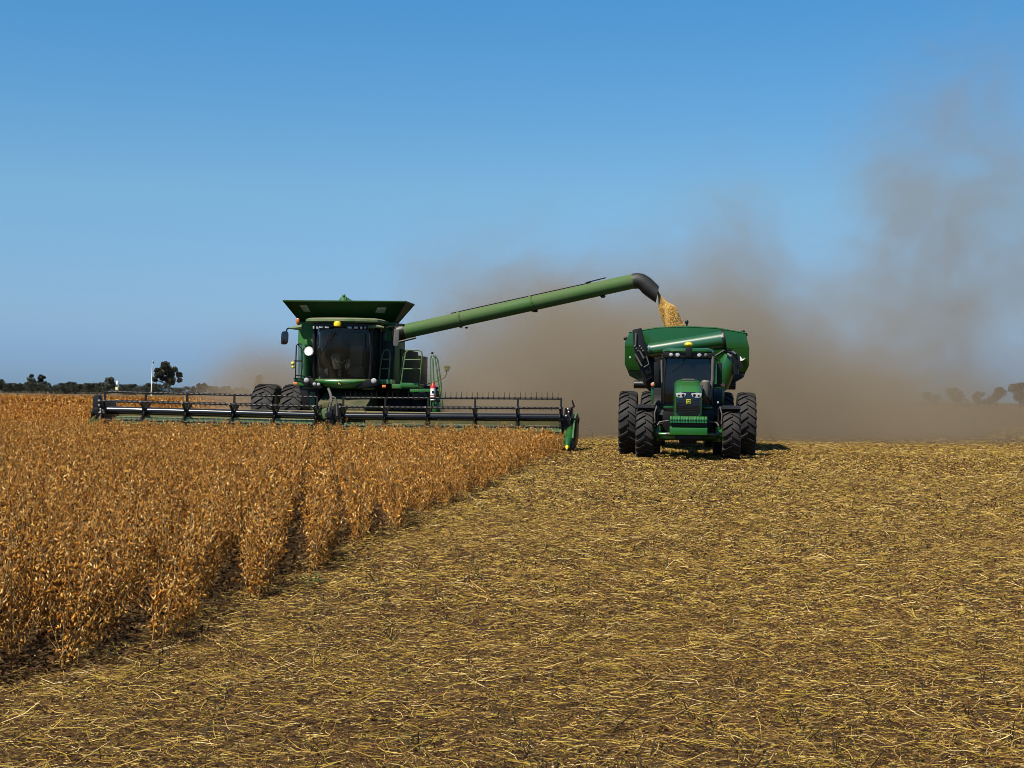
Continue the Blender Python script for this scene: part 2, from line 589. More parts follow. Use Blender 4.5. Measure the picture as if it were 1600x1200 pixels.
ch = MB()
ch.box(XT - 0.30, XT + 0.30, 42.95, 47.1, 0.62, 1.20)
ch.box(XT - 0.24, XT + 0.24, 43.0, 46.2, 0.46, 0.70)
ch.box(XT - 0.42, XT + 0.42, 46.1, 47.2, 0.70, 1.45)
ch.tube([(XT - 2.0, YR, 0.965), (XT + 2.0, YR, 0.965)], 0.15, 14)
ch.box(XT - 0.33, XT + 0.33, 44.0, 45.2, 1.1, 1.7)
for k in range(5):
    ch.box(XT - 0.2 + k * 0.09, XT - 0.16 + k * 0.09, 42.9, 43.0, 0.40, 0.50)
ch.box(XT - 0.06, XT + 0.06, 47.0, 49.6, 0.42, 0.52)
ch.build('chassis', M['black'], tr, bevel=0.015)

# hood: lofted rounded sections from the nose to the cab
def hood_ring(y, w, zt, zb, rnd):
    pts = []
    for (sx, sg) in ((1, 0), (-1, 1)):
        for k in range(7):
            a = (math.pi / 2) * k / 6
            if sx > 0:
                pts.append((XT + w - rnd + rnd * math.cos(a), y, zt - rnd * 0.8 + rnd * 0.8 * math.sin(a)))
            else:
                pts.append((XT - w + rnd - rnd * math.sin(a), y, zt - rnd * 0.8 + rnd * 0.8 * math.cos(a)))
    pts += [(XT - w, y, zb), (XT + w, y, zb)]
    return pts
h = MB()
h.loft([hood_ring(42.80, 0.335, 1.90, 1.24, 0.14), hood_ring(42.90, 0.355, 1.985, 1.22, 0.17), hood_ring(43.15, 0.368, 2.07, 1.2, 0.2), hood_ring(43.6, 0.385, 2.165, 1.2, 0.22), hood_ring(44.2, 0.40, 2.235, 1.2, 0.22), hood_ring(44.85, 0.41, 2.27, 1.2, 0.22)])
hood = h.build('hood', M['green_hood'], tr, smooth=True, angle=40)
v = MB()
v.prism([(XT - 0.19, 2.235), (XT + 0.19, 2.235), (XT + 0.17, 2.285), (XT - 0.17, 2.285)], 44.15, 44.8)
v.build('hood_vent', M['grey'], hood, bevel=0.01)
gr = MB()
gr.prism([(XT - 0.335, 1.30), (XT - 0.26, 1.235), (XT + 0.26, 1.235), (XT + 0.335, 1.30), (XT + 0.345, 1.865), (XT + 0.2, 1.90), (XT - 0.2, 1.90), (XT - 0.345, 1.865)], 42.765, 42.84)
for k in range(9):
    z = 1.31 + k * 0.045
    gr.box(XT - 0.29, XT + 0.29, 42.752, 42.766, z, z + 0.016)
for s in (-1, 1):
    gr.tube([(XT + s * 0.10, 42.745, 1.52), (XT + s * 0.26, 42.745, 1.53)], 0.012, 6)
grille = gr.build('grille', M['black_gloss'], tr, bevel=0.01)
rm = MB()
rm.tube([(XT - 0.345, 42.76, 1.80), (XT - 0.345, 42.76, 1.32), (XT - 0.27, 42.755, 1.225), (XT, 42.75, 1.215), (XT + 0.27, 42.755, 1.225), (XT + 0.345, 42.76, 1.32), (XT + 0.345, 42.76, 1.80)], 0.013, 6)
rm.build('grille_rim', M['green_clean'], grille, smooth=True)
deer_badge((XT, 42.742, 1.635), 0.062, tr)
for s in (-1, 1):
    hl = MB()
    hl.prism([(XT + s * 0.06, 1.855), (XT + s * 0.10, 1.775), (XT + s * 0.20, 1.735), (XT + s * 0.33, 1.75), (XT + s * 0.365, 1.86), (XT + s * 0.22, 1.885)], 42.735, 42.80)
    ho = hl.build('headlight', M['lamp'], tr, bevel=0.012)
    bk = MB()
    lamp_disc(bk, (XT + s * 0.155, 42.733, 1.81), 0.042, 0.02)
    lamp_disc(bk, (XT + s * 0.275, 42.733, 1.80), 0.03, 0.02)
    bk.build('reflector', M['black_gloss'], ho, smooth=True)

# weights on the nose
wt = MB()
for k in range(14):
    x = XT - 0.51 + k * (1.02 / 14)
    wt.prismx([(42.28, 1.05), (42.30, 1.17), (42.36, 1.23), (42.72, 1.23), (42.72, 1.05)], x + 0.004, x + 1.02 / 14 - 0.004)
    wt.prismx([(42.262, 1.125), (42.262, 1.15), (42.29, 1.15), (42.29, 1.125)], x + 0.014, x + 1.02 / 14 - 0.018)
wt.build('front_weights', M['green_hood'], tr, bevel=0.006)
wl = MB()
wl.prismx([(42.33, 0.72), (42.33, 0.90), (42.40, 0.945), (42.8, 0.945), (42.8, 0.72)], XT - 0.515, XT + 0.515)
wl.build('weight_block', M['green_hood'], tr, bevel=0.02)
wb = MB()
wb.box(XT - 0.49, XT + 0.49, 42.42, 42.9, 0.94, 1.055)
wb.box(XT - 0.36, XT + 0.36, 42.5, 43.2, 0.60, 0.725)
wb.build('weight_bracket', M['black'], tr, bevel=0.01)

ax = MB()
ax.tube([(XT - 0.80, 43.75, 0.62), (XT - 0.35, 43.75, 0.66), (XT + 0.35, 43.75, 0.66), (XT + 0.80, 43.75, 0.62)], [0.10, 0.13, 0.13, 0.10], 12)
for s in (-1, 1):
    ax.tube([(XT + s * 0.84, YF - 0.06, 0.50), (XT + s * 0.84, YF - 0.06, 0.92)], 0.10, 12)
    ax.tube([(XT + s * 0.78, YF, 0.725), (XT + s * 1.15, YF, 0.725)], [0.20, 0.15], 14)
    ax.tube([(XT + s * 0.35, 43.45, 0.70), (XT + s * 0.82, 43.55, 0.70)], 0.06, 8)
ax.build('front_axle', M['green_clean'], tr, bevel=0.008, angle=50)
sc_ = MB()
for s in (-1, 1):
    sc_.tube([(XT + s * 0.30, 43.35, 0.72), (XT + s * 0.62, 43.40, 0.72)], 0.035, 8)
    sc_.tube([(XT + s * 0.86, 43.5, 0.95), (XT + s * 0.80, 43.55, 1.05), (XT + s * 0.55, 43.6, 1.08)], 0.022, 6)
    sc_.tube([(XT + s * 0.93, 43.45, 1.02), (XT + s * 0.94, 43.45, 1.3), (XT + s * 0.88, 43.5, 1.5)], 0.022, 6)
sc_.build('steering_rod', M['grey'], tr, smooth=True)

for s in (-1, 1):
    wheel(tr, (XT + s * 1.21, YF, 0.725), 0.725, 0.51, 19, 0.36, M['rim'], s)
    wheel(tr, (XT + s * 1.08, YR, 0.965), 0.965, 0.58, 22, 0.53, M['rim'], s)
    wheel(tr, (XT + s * 1.76, YR, 0.965), 0.965, 0.55, 22, 0.53, M['rim'], s)
    # front fender, a black arc over the tyre
    f = MB()
    rings = []
    for k in range(10):
        a = rad(62 + k * 11)
        y_, z_ = -math.cos(a), math.sin(a)
        ro, ri = 0.815, 0.785
        x0, x1 = XT + s * 0.92, XT + s * 1.46
        rings.append([(x0, YF + y_ * (ri - 0.05), 0.725 + z_ * (ri - 0.05)), (x0 + s * 0.05, YF + y_ * ri, 0.725 + z_ * ri), (x1, YF + y_ * ri, 0.725 + z_ * ri), (x1, YF + y_ * ro, 0.725 + z_ * ro), (x0 + s * 0.05, YF + y_ * ro, 0.725 + z_ * ro), (x0 - s * 0.02, YF + y_ * (ro - 0.05), 0.725 + z_ * (ro - 0.05))])
    f.loft(rings)
    f.tube([(XT + s * 0.95, YF, 1.50), (XT + s * 0.86, YF, 1.45), (XT + s * 0.86, YF, 0.9)], 0.03, 6)
    f.build('fender', M['black'], tr, smooth=True)
    # rear fender, its green leading edge stands up beside the cab
    f = MB()
    rings = []
    for k in range(12):
        a = rad(14 + k * 12)
        y_, z_ = -math.cos(a), math.sin(a)
        x0, x1 = XT + s * 0.70, XT + s * 1.06
        rings.append([(x0, YR + y_ * 1.03, 0.965 + z_ * 1.03), (x1, YR + y_ * 1.03, 0.965 + z_ * 1.03), (x1 + s * 0.02, YR + y_ * 1.0, 0.965 + z_ * 1.0), (x1 + s * 0.02, YR + y_ * 1.07, 0.965 + z_ * 1.07), (x0, YR + y_ * 1.07, 0.965 + z_ * 1.07)])
    f.loft(rings)
    f.build('rear_fender', M['black'], tr, smooth=True)
    e = MB()
    e.prism([(XT + s * 1.00, 1.55), (XT + s * 1.06, 1.55), (XT + s * 1.075, 2.06), (XT + s * 0.985, 2.06)], 45.38, 45.62)
    e.build('fender_edge', M['green_clean'], tr, bevel=0.01)
    li = MB()
    lamp_disc(li, (XT + s * 1.02, 45.30, 2.12), 0.062, 0.06)
    li.build('signal_lamp', M['orange'], tr, smooth=True)
    li = MB()
    lamp_disc(li, (XT + s * 0.985, 45.285, 2.15), 0.045, 0.05)
    li.build('marker_lamp', M['lamp'], tr, smooth=True)
    ar = MB()
    ar.box(XT + s * 0.70, XT + s * 1.10, 45.33, 45.45, 2.07, 2.15)
    ar.box(XT + s * 0.84, XT + s * 0.99, 45.25, 45.31, 2.15, 2.78)
    ar.tube([(XT + s * 0.66, 45.3, 2.92), (XT + s * 0.92, 45.28, 2.86), (XT + s * 0.92, 45.28, 2.75)], 0.02, 6)
    ar.build('mirror', M['black'], tr, bevel=0.02)
    rl = MB()
    rl.tube([(XT + s * 0.775, 44.95, 2.82), (XT + s * 0.765, 44.9, 2.5), (XT + s * 0.755, 44.9, 2.18)], 0.028, 8)
    rl.build('grab_rail', M['grey'], tr, smooth=True)

tk = MB()
tk.box(XT - 0.72, XT - 0.34, 44.6, 46.1, 0.72, 1.34)
tk.box(XT + 0.34, XT + 0.72, 44.6, 46.1, 0.72, 1.40)
tk.box(XT - 0.9, XT - 0.5, 44.9, 45.5, 0.55, 0.60)
tk.box(XT - 0.9, XT - 0.5, 44.95, 45.5, 0.95, 1.0)
tk.build('fuel_tank', M['black'], tr, bevel=0.05)
st = MB()
for s in (-1, 1):
    st.box(XT + s * 0.43, XT + s * 0.70, 44.55, 44.68, 1.43, 1.49)
st.build('step_plate', M['green_clean'], tr, bevel=0.01)
mf = MB()
mf.tube([(XT + 0.50, 44.72, 1.78), (XT + 0.50, 44.72, 1.98), (XT + 0.50, 44.72, 2.2), (XT + 0.50, 44.72, 2.26)], [0.10, 0.13, 0.13, 0.08], 14)
mf.tube([(XT + 0.62, 44.78, 1.7), (XT + 0.70, 44.84, 2.3), (XT + 0.71, 44.86, 2.95)], 0.045, 10)
mf.build('exhaust', M['grey'], tr, smooth=True)
lm = MB()
lamp_disc(lm, (XT + 0.40, 44.55, 2.02), 0.045)
lamp_disc(lm, (XT + 0.83, 43.5, 1.62), 0.03)
lm.build('work_lamp_or_glare', M['lamp'], tr, smooth=True)

# cab
cb = MB()
cb.prism([(XT - 0.66, 1.35), (XT + 0.66, 1.35), (XT + 0.70, 1.62), (XT - 0.70, 1.62)], 44.95, 46.75)
cb.box(XT - 0.74, XT + 0.74, 46.55, 46.75, 1.6, 2.0)
for s in (-1, 1):
    cb.tube([(XT + s * 0.68, 44.95, 1.55), (XT + s * 0.69, 44.93, 2.3), (XT + s * 0.64, 44.99, 3.02)], 0.045, 8)
    cb.tube([(XT + s * 0.75, 45.8, 1.55), (XT + s * 0.74, 45.8, 3.02)], 0.04, 8)
    cb.tube([(XT + s * 0.72, 46.7, 1.55), (XT + s * 0.70, 46.65, 3.02)], 0.05, 8)
cb.prism([(XT - 0.70, 2.90), (XT + 0.70, 2.90), (XT + 0.72, 3.05), (XT - 0.72, 3.05)], 44.82, 46.9)
cab = cb.build('cab', M['black'], tr, bevel=0.015)
rf = MB()
rings = []
for (ex, z) in ((0.0, 3.05), (0.035, 3.09), (0.02, 3.15), (-0.10, 3.19)):
    pts = []
    for k in range(24):
        a = 2 * math.pi * k / 24
        ca, sa = math.cos(a), math.sin(a)
        sg = lambda q: math.copysign(abs(q) ** 0.45, q)
        pts.append((XT + sg(ca) * (0.72 + ex), 45.86 + sg(sa) * (1.08 + ex), z))
    rings.append(pts)
rf.loft(rings)
rf.build('cab_roof', M['green_clean'], tr, smooth=True)
gm = MB()
gm.loft([[(XT - 0.65, 44.90, 1.60), (XT + 0.65, 44.90, 1.60), (XT + 0.65, 44.912, 1.60), (XT - 0.65, 44.912, 1.60)],
         [(XT - 0.66, 44.875, 2.3), (XT + 0.66, 44.875, 2.3), (XT + 0.66, 44.887, 2.3), (XT - 0.66, 44.887, 2.3)],
         [(XT - 0.61, 44.94, 2.91), (XT + 0.61, 44.94, 2.91), (XT + 0.61, 44.952, 2.91), (XT - 0.61, 44.952, 2.91)]])
gm.build('windscreen', M['glass_blue'], tr, smooth=True, angle=30)
for s in (-1, 1):
    sg_ = MB()
    sg_.box(XT + s * 0.712, XT + s * 0.722, 45.02, 46.6, 1.63, 2.9)
    sg_.build('side_window', M['glass_blue'], tr)
rw = MB()
rw.box(XT - 0.64, XT + 0.64, 46.70, 46.71, 2.02, 2.9)
rw.build('rear_window', M['glass_blue'], tr)
for ox in (-0.50, -0.31, 0.315, 0.50):
    l = MB()
    lamp_disc(l, (XT + ox, 44.80, 2.985), 0.062 if abs(ox) < 0.4 else 0.052)
    l.build('roof_lamp', M['lamp'] if ox < 0.45 else M['grey'], tr, smooth=True)
dm = MB()
dm.prism([(XT - 0.085, 2.93), (XT + 0.085, 2.93), (XT + 0.085, 3.2), (XT - 0.085, 3.2)], 44.72, 44.83)
dm.build('receiver_bracket', M['black'], tr, bevel=0.01)
dm = MB()
dm.ball((XT, 44.86, 3.285), 0.125, 14, 8, (1, 1, 0.58))
dm.build('receiver_dome', M['yellow'], tr, smooth=True)
it = MB()
it.box(XT - 0.25, XT + 0.25, 46.0, 46.15, 1.7, 2.5)
it.box(XT - 0.26, XT + 0.26, 45.6, 46.05, 1.66, 1.82)
it.box(XT - 0.14, XT + 0.14, 46.02, 46.12, 2.5, 2.72)
it.build('driver_seat', M['seat'], tr, bevel=0.05)
sw = MB()
sw.tube([(XT, 45.1, 1.6), (XT, 45.32, 2.12)], 0.05, 8)
sw.tube([(XT + 0.2 * math.cos(k * math.pi / 9), 45.34 + 0.07 * math.sin(k * math.pi / 9), 2.13 + 0.18 * math.sin(k * math.pi / 9)) for k in range(19)], 0.017, 6)
sw.box(XT - 0.45, XT - 0.25, 45.15, 45.2, 2.05, 2.2)
sw.build('steering_wheel', M['grey'], tr, smooth=True)
wp = MB()
wp.tube([(XT - 0.48, 44.86, 2.52), (XT - 0.2, 44.88, 2.75), (XT - 0.08, 44.9, 2.88)], 0.011, 5)
wp.build('wiper', M['black'], tr)

# ================================================================== GRAIN CART
YC = 50.5
XC = U(1073, 560, YC).x
gc = thing('grain_cart', (XC, 54.2, 0), 'green grain cart with folded unloading auger, towed behind the tractor and being filled', 'grain cart')
outline = [(0, 4.06), (-0.95, 4.02), (-1.87, 3.87), (-2.03, 3.52), (-2.03, 2.82), (-1.94, 2.62), (-1.88, 2.45), (-1.5, 2.25), (-0.5, 1.25), (0.5, 1.25), (1.5, 2.25), (1.88, 2.45), (1.94, 2.62), (2.03, 2.82), (2.03, 3.40), (1.90, 3.87), (0.95, 4.02)]
def cart_ring(y, inset=0.0, low=0.0):
    r = []
    for x, z in outline:
        k = 1 - inset / 2.0
        r.append((XC + x * k, y, z * 1.0 + (low if z < 2.7 else 0) + (-inset if z > 3 else inset)))
    return r
tub = MB()
o_rings = [cart_ring(YC + 0.55, 0.0, 0.0), cart_ring(57.2, 0.0, 0.0)]
n = len(outline)
vs = o_rings[0] + o_rings[1] + cart_ring(YC + 0.62, 0.05) + cart_ring(57.13, 0.05)
fs = []
for i in range(n):
    j = (i + 1) % n
    top = outline[i][1] > 3.8 and outline[j][1] > 3.8
    if not top:
        fs.append((i, j, n + j, n + i))
        fs.append((2 * n + i, 3 * n + i, 3 * n + j, 2 * n + j))
for (a, b_) in ((0, 2 * n), (n, 3 * n)):
    fs.append(tuple(range(a, a + n)))
    fs.append(tuple(range(b_ + n - 1, b_ - 1, -1)))
tub.add(vs, fs)
# the front wall: upper plate proud, lower plate raked back
tub.prism([(XC + x, z) for x, z in [(-1.87, 3.87), (-2.03, 3.52), (-2.03, 3.36), (2.03, 3.36), (2.03, 3.40), (1.90, 3.87), (0.95, 4.02), (0, 4.06), (-0.95, 4.02)]], YC + 0.10, YC + 0.54)
tub.add([(XC - 2.03, YC + 0.104, 3.355), (XC + 2.03, YC + 0.104, 3.355), (XC + 2.03, YC + 0.26, 2.82), (XC + 1.94, YC + 0.32, 2.62), (XC - 1.94, YC + 0.32, 2.62), (XC - 2.03, YC + 0.26, 2.82),
         (XC - 2.03, YC + 0.54, 3.355), (XC + 2.03, YC + 0.54, 3.355), (XC + 2.03, YC + 0.54, 2.82), (XC + 1.94, YC + 0.54, 2.62), (XC - 1.94, YC + 0.54, 2.62), (XC - 2.03, YC + 0.54, 2.82)],
        [(0, 1, 2, 3, 4, 5), (6, 11, 10, 9, 8, 7), (0, 6, 7, 1), (1, 7, 8, 2), (2, 8, 9, 3), (3, 9, 10, 4), (4, 10, 11, 5), (5, 11, 6, 0)])
tub.build('hopper', M['green_clean'], gc, bevel=0.018)
rim = MB()
rim.tube([(XC + x, YC + 0.12, z + 0.01) for x, z in ((-1.9, 3.86), (-0.95, 4.02), (0, 4.06), (0.95, 4.02), (1.92, 3.86))], 0.03, 8)
rim.tube([(XC + x, 57.2, z + 0.01) for x, z in ((-1.87, 3.87), (-0.95, 4.02), (0, 4.06), (0.95, 4.02), (1.90, 3.87))], 0.03, 8)
rim.build('hopper_rim', M['green_clean'], gc, smooth=True)
fr = MB()
fr.box(XC - 0.35, XC + 0.35, 49.6, 57.0, 0.75, 1.05)
fr.box(XC - 0.12, XC + 0.12, 47.3, 49.7, 0.45, 0.62)
fr.prism([(XC + 0.9, 2.62), (XC + 1.92, 2.60), (XC + 1.86, 2.43), (XC + 1.5, 2.22), (XC + 0.6, 1.3), (XC - 0.6, 1.3), (XC - 1.45, 2.2), (XC - 1.0, 2.6)], YC + 0.36, YC + 0.75)
fr.prism([(U(a, b_, YC).x, U(a, b_, YC).z) for a, b_ in ((1004, 556), (1036, 552), (1036, 608), (1013, 606), (1004, 596))], YC + 0.05, YC + 0.36)
fr.tube([(XC - 1.72, YC + 0.2, 2.16), (XC + 1.6, YC + 0.2, 2.16)], 0.13, 12)
for s in (-1, 1):
    fr.tube([(XC + s * 0.3, 50.2, 0.9), (XC + s * 1.0, 50.7, 2.2)], 0.08, 6)
    fr.box(XC + s * 0.55, XC + s * 0.75, 50.6, 56.5, 1.0, 2.1)
fr.tube([(XC - 1.5, 54.2, 0.86), (XC + 1.5, 54.2, 0.86)], 0.14, 10)
fr.build('frame', M['black'], gc, bevel=0.015)
for s in (-1, 1):
    wheel(gc, (XC + s * 1.12, 54.2, 0.90), 0.90, 0.85, 20, 0.42, M['rim'], s)
# folded auger across the front wall
pa = U(1010, 548.5, 49.95)
pb = U(1130, 531.5, 49.95)
au = MB()
au.tube([pa, pa.lerp(pb, 0.5), pb], [0.225, 0.26, 0.295], 28)
au.build('auger_tube', M['green_gloss'], gc, smooth=True, angle=40)
fl = MB()
d = (pb - pa).normalized()
fl.tube([pb - d * 0.02, pb + d * 0.07], 0.36, 24)
fl.tube([pa - d * 0.05, pa + d * 0.02], 0.27, 24)
fl.build('flange', M['black'], gc, bevel=0.01)
lo = MB()
p0, p1, p2 = U(1125, 606, 50.0), U(1132, 578, 49.95), U(1140, 556, 49.95)
lo.tube([p0, p1, p2], [0.26, 0.34, 0.24], 18)
lo.build('lower_auger', M['green_clean'], gc, smooth=True, angle=40)
hg = MB()
for (a, b_, r) in (((1118, 556), (1131, 548), 0.045), ((1131, 548), (1152, 553), 0.06), ((1141, 545), (1148, 560), 0.04), ((1146, 552), (1150, 585), 0.10), ((1150, 556), (1157, 575), 0.08)):
    hg.tube([U(*a, 49.8), U(*b_, 49.8)], r, 8)
hg.build('hinge', M['black'], gc, smooth=True)
hs = MB()
hs.tube([U(1136, 553, 49.65), U(1142, 557, 49.65)], 0.05, 8)
hs.tube([U(1144, 549, 49.65), U(1149, 553, 49.65)], 0.03, 8)
hs.build('hydraulic_pin', M['steel'], gc, smooth=True)
sp = MB()
def upoly(pts, Y):
    return [(U(a, b_, Y).x, U(a, b_, Y).z) for a, b_ in pts]
sp.prism(upoly([(988, 515), (1002.5, 512), (1008, 535), (1012, 556), (1003, 567), (993, 566), (990, 545)], 49.6), 49.6, 50.25, 0.92)
sp.prism(upoly([(990, 545), (1008, 545), (1015, 565), (1020, 590), (1008, 598), (1000, 578)], 49.75), 49.75, 50.3)
sp.build('spout', M['black'], gc, bevel=0.03)
sl = MB()
for (a, b_) in (((994, 520), (993, 541)), ((999, 548), (1006, 560)), ((992, 553), (1003, 572))):
    sl.tube([U(*a, 49.56), U(*b_, 49.56)], 0.03, 6)
for k in range(6):
    p = U(992 + 2.6 * k, 541 + 3.5 * (k % 3), 49.55)
    sl.ball(p, 0.035, 8, 5)
sl.tube([U(1010, 556, 49.6), U(1014, 569, 49.6), U(1006, 574, 49.6)], 0.02, 6)
sl.build('spout_linkage', M['grey'], gc, smooth=True)
kn = MB()
p = U(1073, 511, YC + 0.3)
kn.tube([p, p + Vector((0, 0, 0.13))], 0.03, 8)
kn.ball((p.x, p.y, p.z + 0.16), 0.06, 10, 6, (1, 1, 1.3))
for (a, b_) in ((977.5, 529), (1161, 518.5), (1165, 523)):
    q = U(a, b_, YC + 0.3)
    kn.ball(q, 0.07, 8, 6)
kn.build('sensor', M['black'], gc, smooth=True)
wlm = MB()
for (a, b_, r) in ((1014, 542, 0.045), (1128.5, 526, 0.045), (984.5, 558.5, 0.035)):
    lamp_disc(wlm, U(a, b_, 49.6), r, 0.06)
wlm.build('marker_lamp', M['lamp'], gc, smooth=True)
mk = MB()
mk.prism(upoly([(1156, 556), (1160, 561), (1165, 560), (1161, 563), (1157, 564)], YC + 0.14), YC + 0.13, YC + 0.22)
mk.build('decal', M['white'], gc)

# ================================================================== COMBINE
XH0, XH1 = -18.75, -3.05            # header ends
XM = -10.9                          # combine axis
YB = 52.0                           # front of the body
cbn = thing('combine_harvester', (XM, 53.0, 0), 'green combine harvester with wide reel header cutting the soybeans, grain tank flaps open', 'combine harvester')

xb0, xb1 = U(465, 560, YB).x, U(617, 560, YB).x
bd = MB()
bd.prism([(xb0 + 0.03, 1.98), (xb1 - 0.03, 1.98), (xb1, 2.05), (xb1, 4.1), (xb1 - 0.06, 4.2), (xb0 + 0.06, 4.2), (xb0, 4.1), (xb0, 2.05)], YB, 54.0)
bd.prism([(xb0 + 0.02, 1.85), (xb1 - 0.02, 1.85), (xb1 - 0.02, 3.0), (xb1 - 0.25, 3.25), (xb0 + 0.25, 3.25), (xb0 + 0.02, 3.0)], 54.0, 59.0)
bd.prism([(xb0 + 0.2, 1.3), (xb1 - 0.2, 1.3), (xb1 - 0.2, 2.9), (xb1 - 0.5, 3.1), (xb0 + 0.5, 3.1), (xb0 + 0.2, 2.9)], 59.0, 61.0, 0.8)
body = bd.build('body', M['green_body'], cbn, bevel=0.04)
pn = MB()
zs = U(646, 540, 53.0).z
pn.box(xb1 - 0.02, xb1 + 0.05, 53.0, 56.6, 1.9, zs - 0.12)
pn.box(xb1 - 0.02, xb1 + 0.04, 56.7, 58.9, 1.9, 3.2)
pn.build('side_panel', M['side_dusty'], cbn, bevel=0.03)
pl_ = MB()
pl_.box(xb0 - 0.05, xb0 + 0.02, 53.0, 56.6, 1.9, 3.3)
pl_.box(xb0 - 0.04, xb0 + 0.02, 56.7, 58.9, 1.9, 3.2)
pl_.build('side_panel', M['green'], cbn, bevel=0.03)
bw = MB()
bw.prism(upoly([(596, 518), (603.5, 518), (604, 529), (599, 531), (596, 526)], YB), YB - 0.02, YB + 0.02)
bw.build('bulkhead_window', M['black_gloss'], cbn)
ro_ = MB()
ro_.tube([U(608, 512, YB - 0.03), U(614, 517, YB - 0.03), U(616, 548, YB - 0.03), U(613, 575, YB - 0.03)], 0.035, 8)
ro_.build('body_trim', M['black'], cbn, smooth=True)

# grain tank flaps
def ringbox(x0, x1, y0, y1, z):
    return [Vector((x0, y0, z)), Vector((x1, y0, z)), Vector((x1, y1, z)), Vector((x0, y1, z))]
tl, trr = U(443, 469, 51.35), U(634, 473, 51.35)
bl, br = U(470, 502, 52.2), U(615, 503, 52.2)
zt = (tl.z + trr.z) / 2
zb = (bl.z + br.z) / 2 - 0.03
T4 = ringbox(tl.x, trr.x, 51.35, 53.0, zt)
B4 = ringbox(bl.x, br.x, 52.2, 52.9, zb)
ti = [Vector((p.x + (0.04 if i in (0, 3) else -0.04), p.y + (0.04 if i < 2 else -0.04), zt)) for i, p in enumerate(T4)]
bi = [Vector((p.x + (0.04 if i in (0, 3) else -0.04), p.y + (0.04 if i < 2 else -0.04), zb)) for i, p in enumerate(B4)]
fx = MB()
for i in range(4):
    j = (i + 1) % 4
    fx.loft([[bi[i], B4[i], T4[i], ti[i]], [bi[j], B4[j], T4[j], ti[j]]])
for i in range(4):
    j = (i + 1) % 4
    fx.tube([T4[i], T4[j]], 0.035, 6)
    fx.tube([B4[i], T4[i]], 0.025, 6)
fx.build('tank_flaps', M['green_tank'], cbn, smooth=False)
def flap_patch(pts):
    ff = []
    nrm = (T4[1] - B4[1]).cross(T4[0] - T4[1]).normalized()
    if nrm.y > 0: nrm = -nrm
    o0 = B4[0]
    vv = []
    for a, b_ in pts:
        dd = CAM_R @ Vector(((a - 800) / FPX, -(b_ - 600) / FPX, -1))
        c0 = Vector((0, 0, CAM_H))
        t = (o0 - c0).dot(nrm) / dd.dot(nrm)
        vv.append(c0 + dd * t)
    mb = MB()
    mb.add([p + nrm * 0.02 for p in vv] + [p + nrm * 0.003 for p in vv], [(0, 1, 2, 3), (7, 6, 5, 4), (0, 4, 5, 1), (1, 5, 6, 2), (2, 6, 7, 3), (3, 7, 4, 0)])
    return mb
flap_patch([(468, 476), (479, 476), (485.5, 487), (475, 487)]).build('tank_window', M['reflector'], cbn, bevel=0.004)
flap_patch([(590, 480), (604, 480), (601, 489), (586, 487.5)]).build('tank_window', M['reflector'], cbn, bevel=0.004)
ta = MB()
p = U(541, 478, 53.3)
ta.tube([p, U(536, 468, 53.0), U(535, 463.5, 53.0)], [0.3, 0.16, 0.06], 10)
ta.tube([U(537, 467, 53.0), U(546, 471, 53.2)], [0.12, 0.06], 8)
ta.ball(U(537, 462.5, 53.0), 0.07, 8, 6)
ta.build('filling_auger', M['green'], cbn, smooth=True)
flr = MB()
flr.box(bl.x + 0.1, br.x - 0.1, 52.3, 52.85, zb - 0.15, zb - 0.05)
flr.build('grain_fill', M['tan'], cbn)

# cab
YG = 50.6
xg0, xg1 = U(488, 560, YG).x, U(577, 560, YG).x
xc = (xg0 + xg1) / 2
hw = (xg1 - xg0) / 2
def cab_plan(wide, y0, bow, yb=YB - 0.02, n=16):
    pts = [(xc - wide * 1.12, yb)]
    for k in range(n + 1):
        t = -1 + 2 * k / n
        pts.append((xc + wide * t, y0 + bow * (1 - math.cos(t * math.pi / 2 * 0.95)) * 1.0 + 0.12 * abs(t) ** 6))
    pts.append((xc + wide * 1.12, yb))
    return pts
def sheet(rings_pts, th):
    """an open strip lofted up a list of plan lines [(x, y)] at heights, with real thickness"""
    mb = MB()
    rr = []
    for pts, z in rings_pts:
        inner = [(xc + (x - xc) * (1 - th / hw), y + th, z) for x, y in reversed(pts)]
        rr.append([(x, y, z) for x, y in pts] + inner)
    return mb.loft(rr)
zg0, zg1 = U(530, 592, YG).z, U(530, 511, YG).z
sheet([(cab_plan(hw * 0.97, YG + 0.10, 0.14), zg0), (cab_plan(hw, YG - 0.02, 0.20), zg0 + 0.7), (cab_plan(hw * 1.0, YG + 0.02, 0.22), zg1)], 0.012).build('windscreen', M['glass'], cbn, smooth=True, angle=40)
cbm = MB()
for s in (-1, 1):
    cbm.tube([(xc + s * hw * 0.98, YG + 0.26, zg0), (xc + s * hw * 1.02, YG + 0.24, zg0 + 0.7), (xc + s * hw * 1.01, YG + 0.30, zg1)], 0.055, 8)
    cbm.tube([(xc + s * hw * 1.12, YB - 0.08, zg0), (xc + s * hw * 1.12, YB - 0.08, zg1)], 0.07, 8)
cbm.box(xc - hw * 1.1, xc + hw * 1.1, YB - 0.10, YB - 0.01, zg0 - 0.3, zg1)
cbm.box(xc - hw * 1.05, xc + hw * 1.05, YG + 0.35, YB - 0.05, zg0 - 0.12, zg0 - 0.02)
cbm.loft([[(x, y, z) for x, y in cab_plan(hw * 1.05, YG - 0.16, 0.24)] for z in (zg1 - 0.02, zg1 + 0.14)])
cbm.tube([U(577, 520, YG + 0.05), U(579, 545, YG + 0.05), U(580, 570, YG + 0.05)], 0.035, 6)
cbm.box(xc + hw * 1.16, xc + hw * 1.6, YB - 0.06, YB - 0.012, 1.95, 3.55)
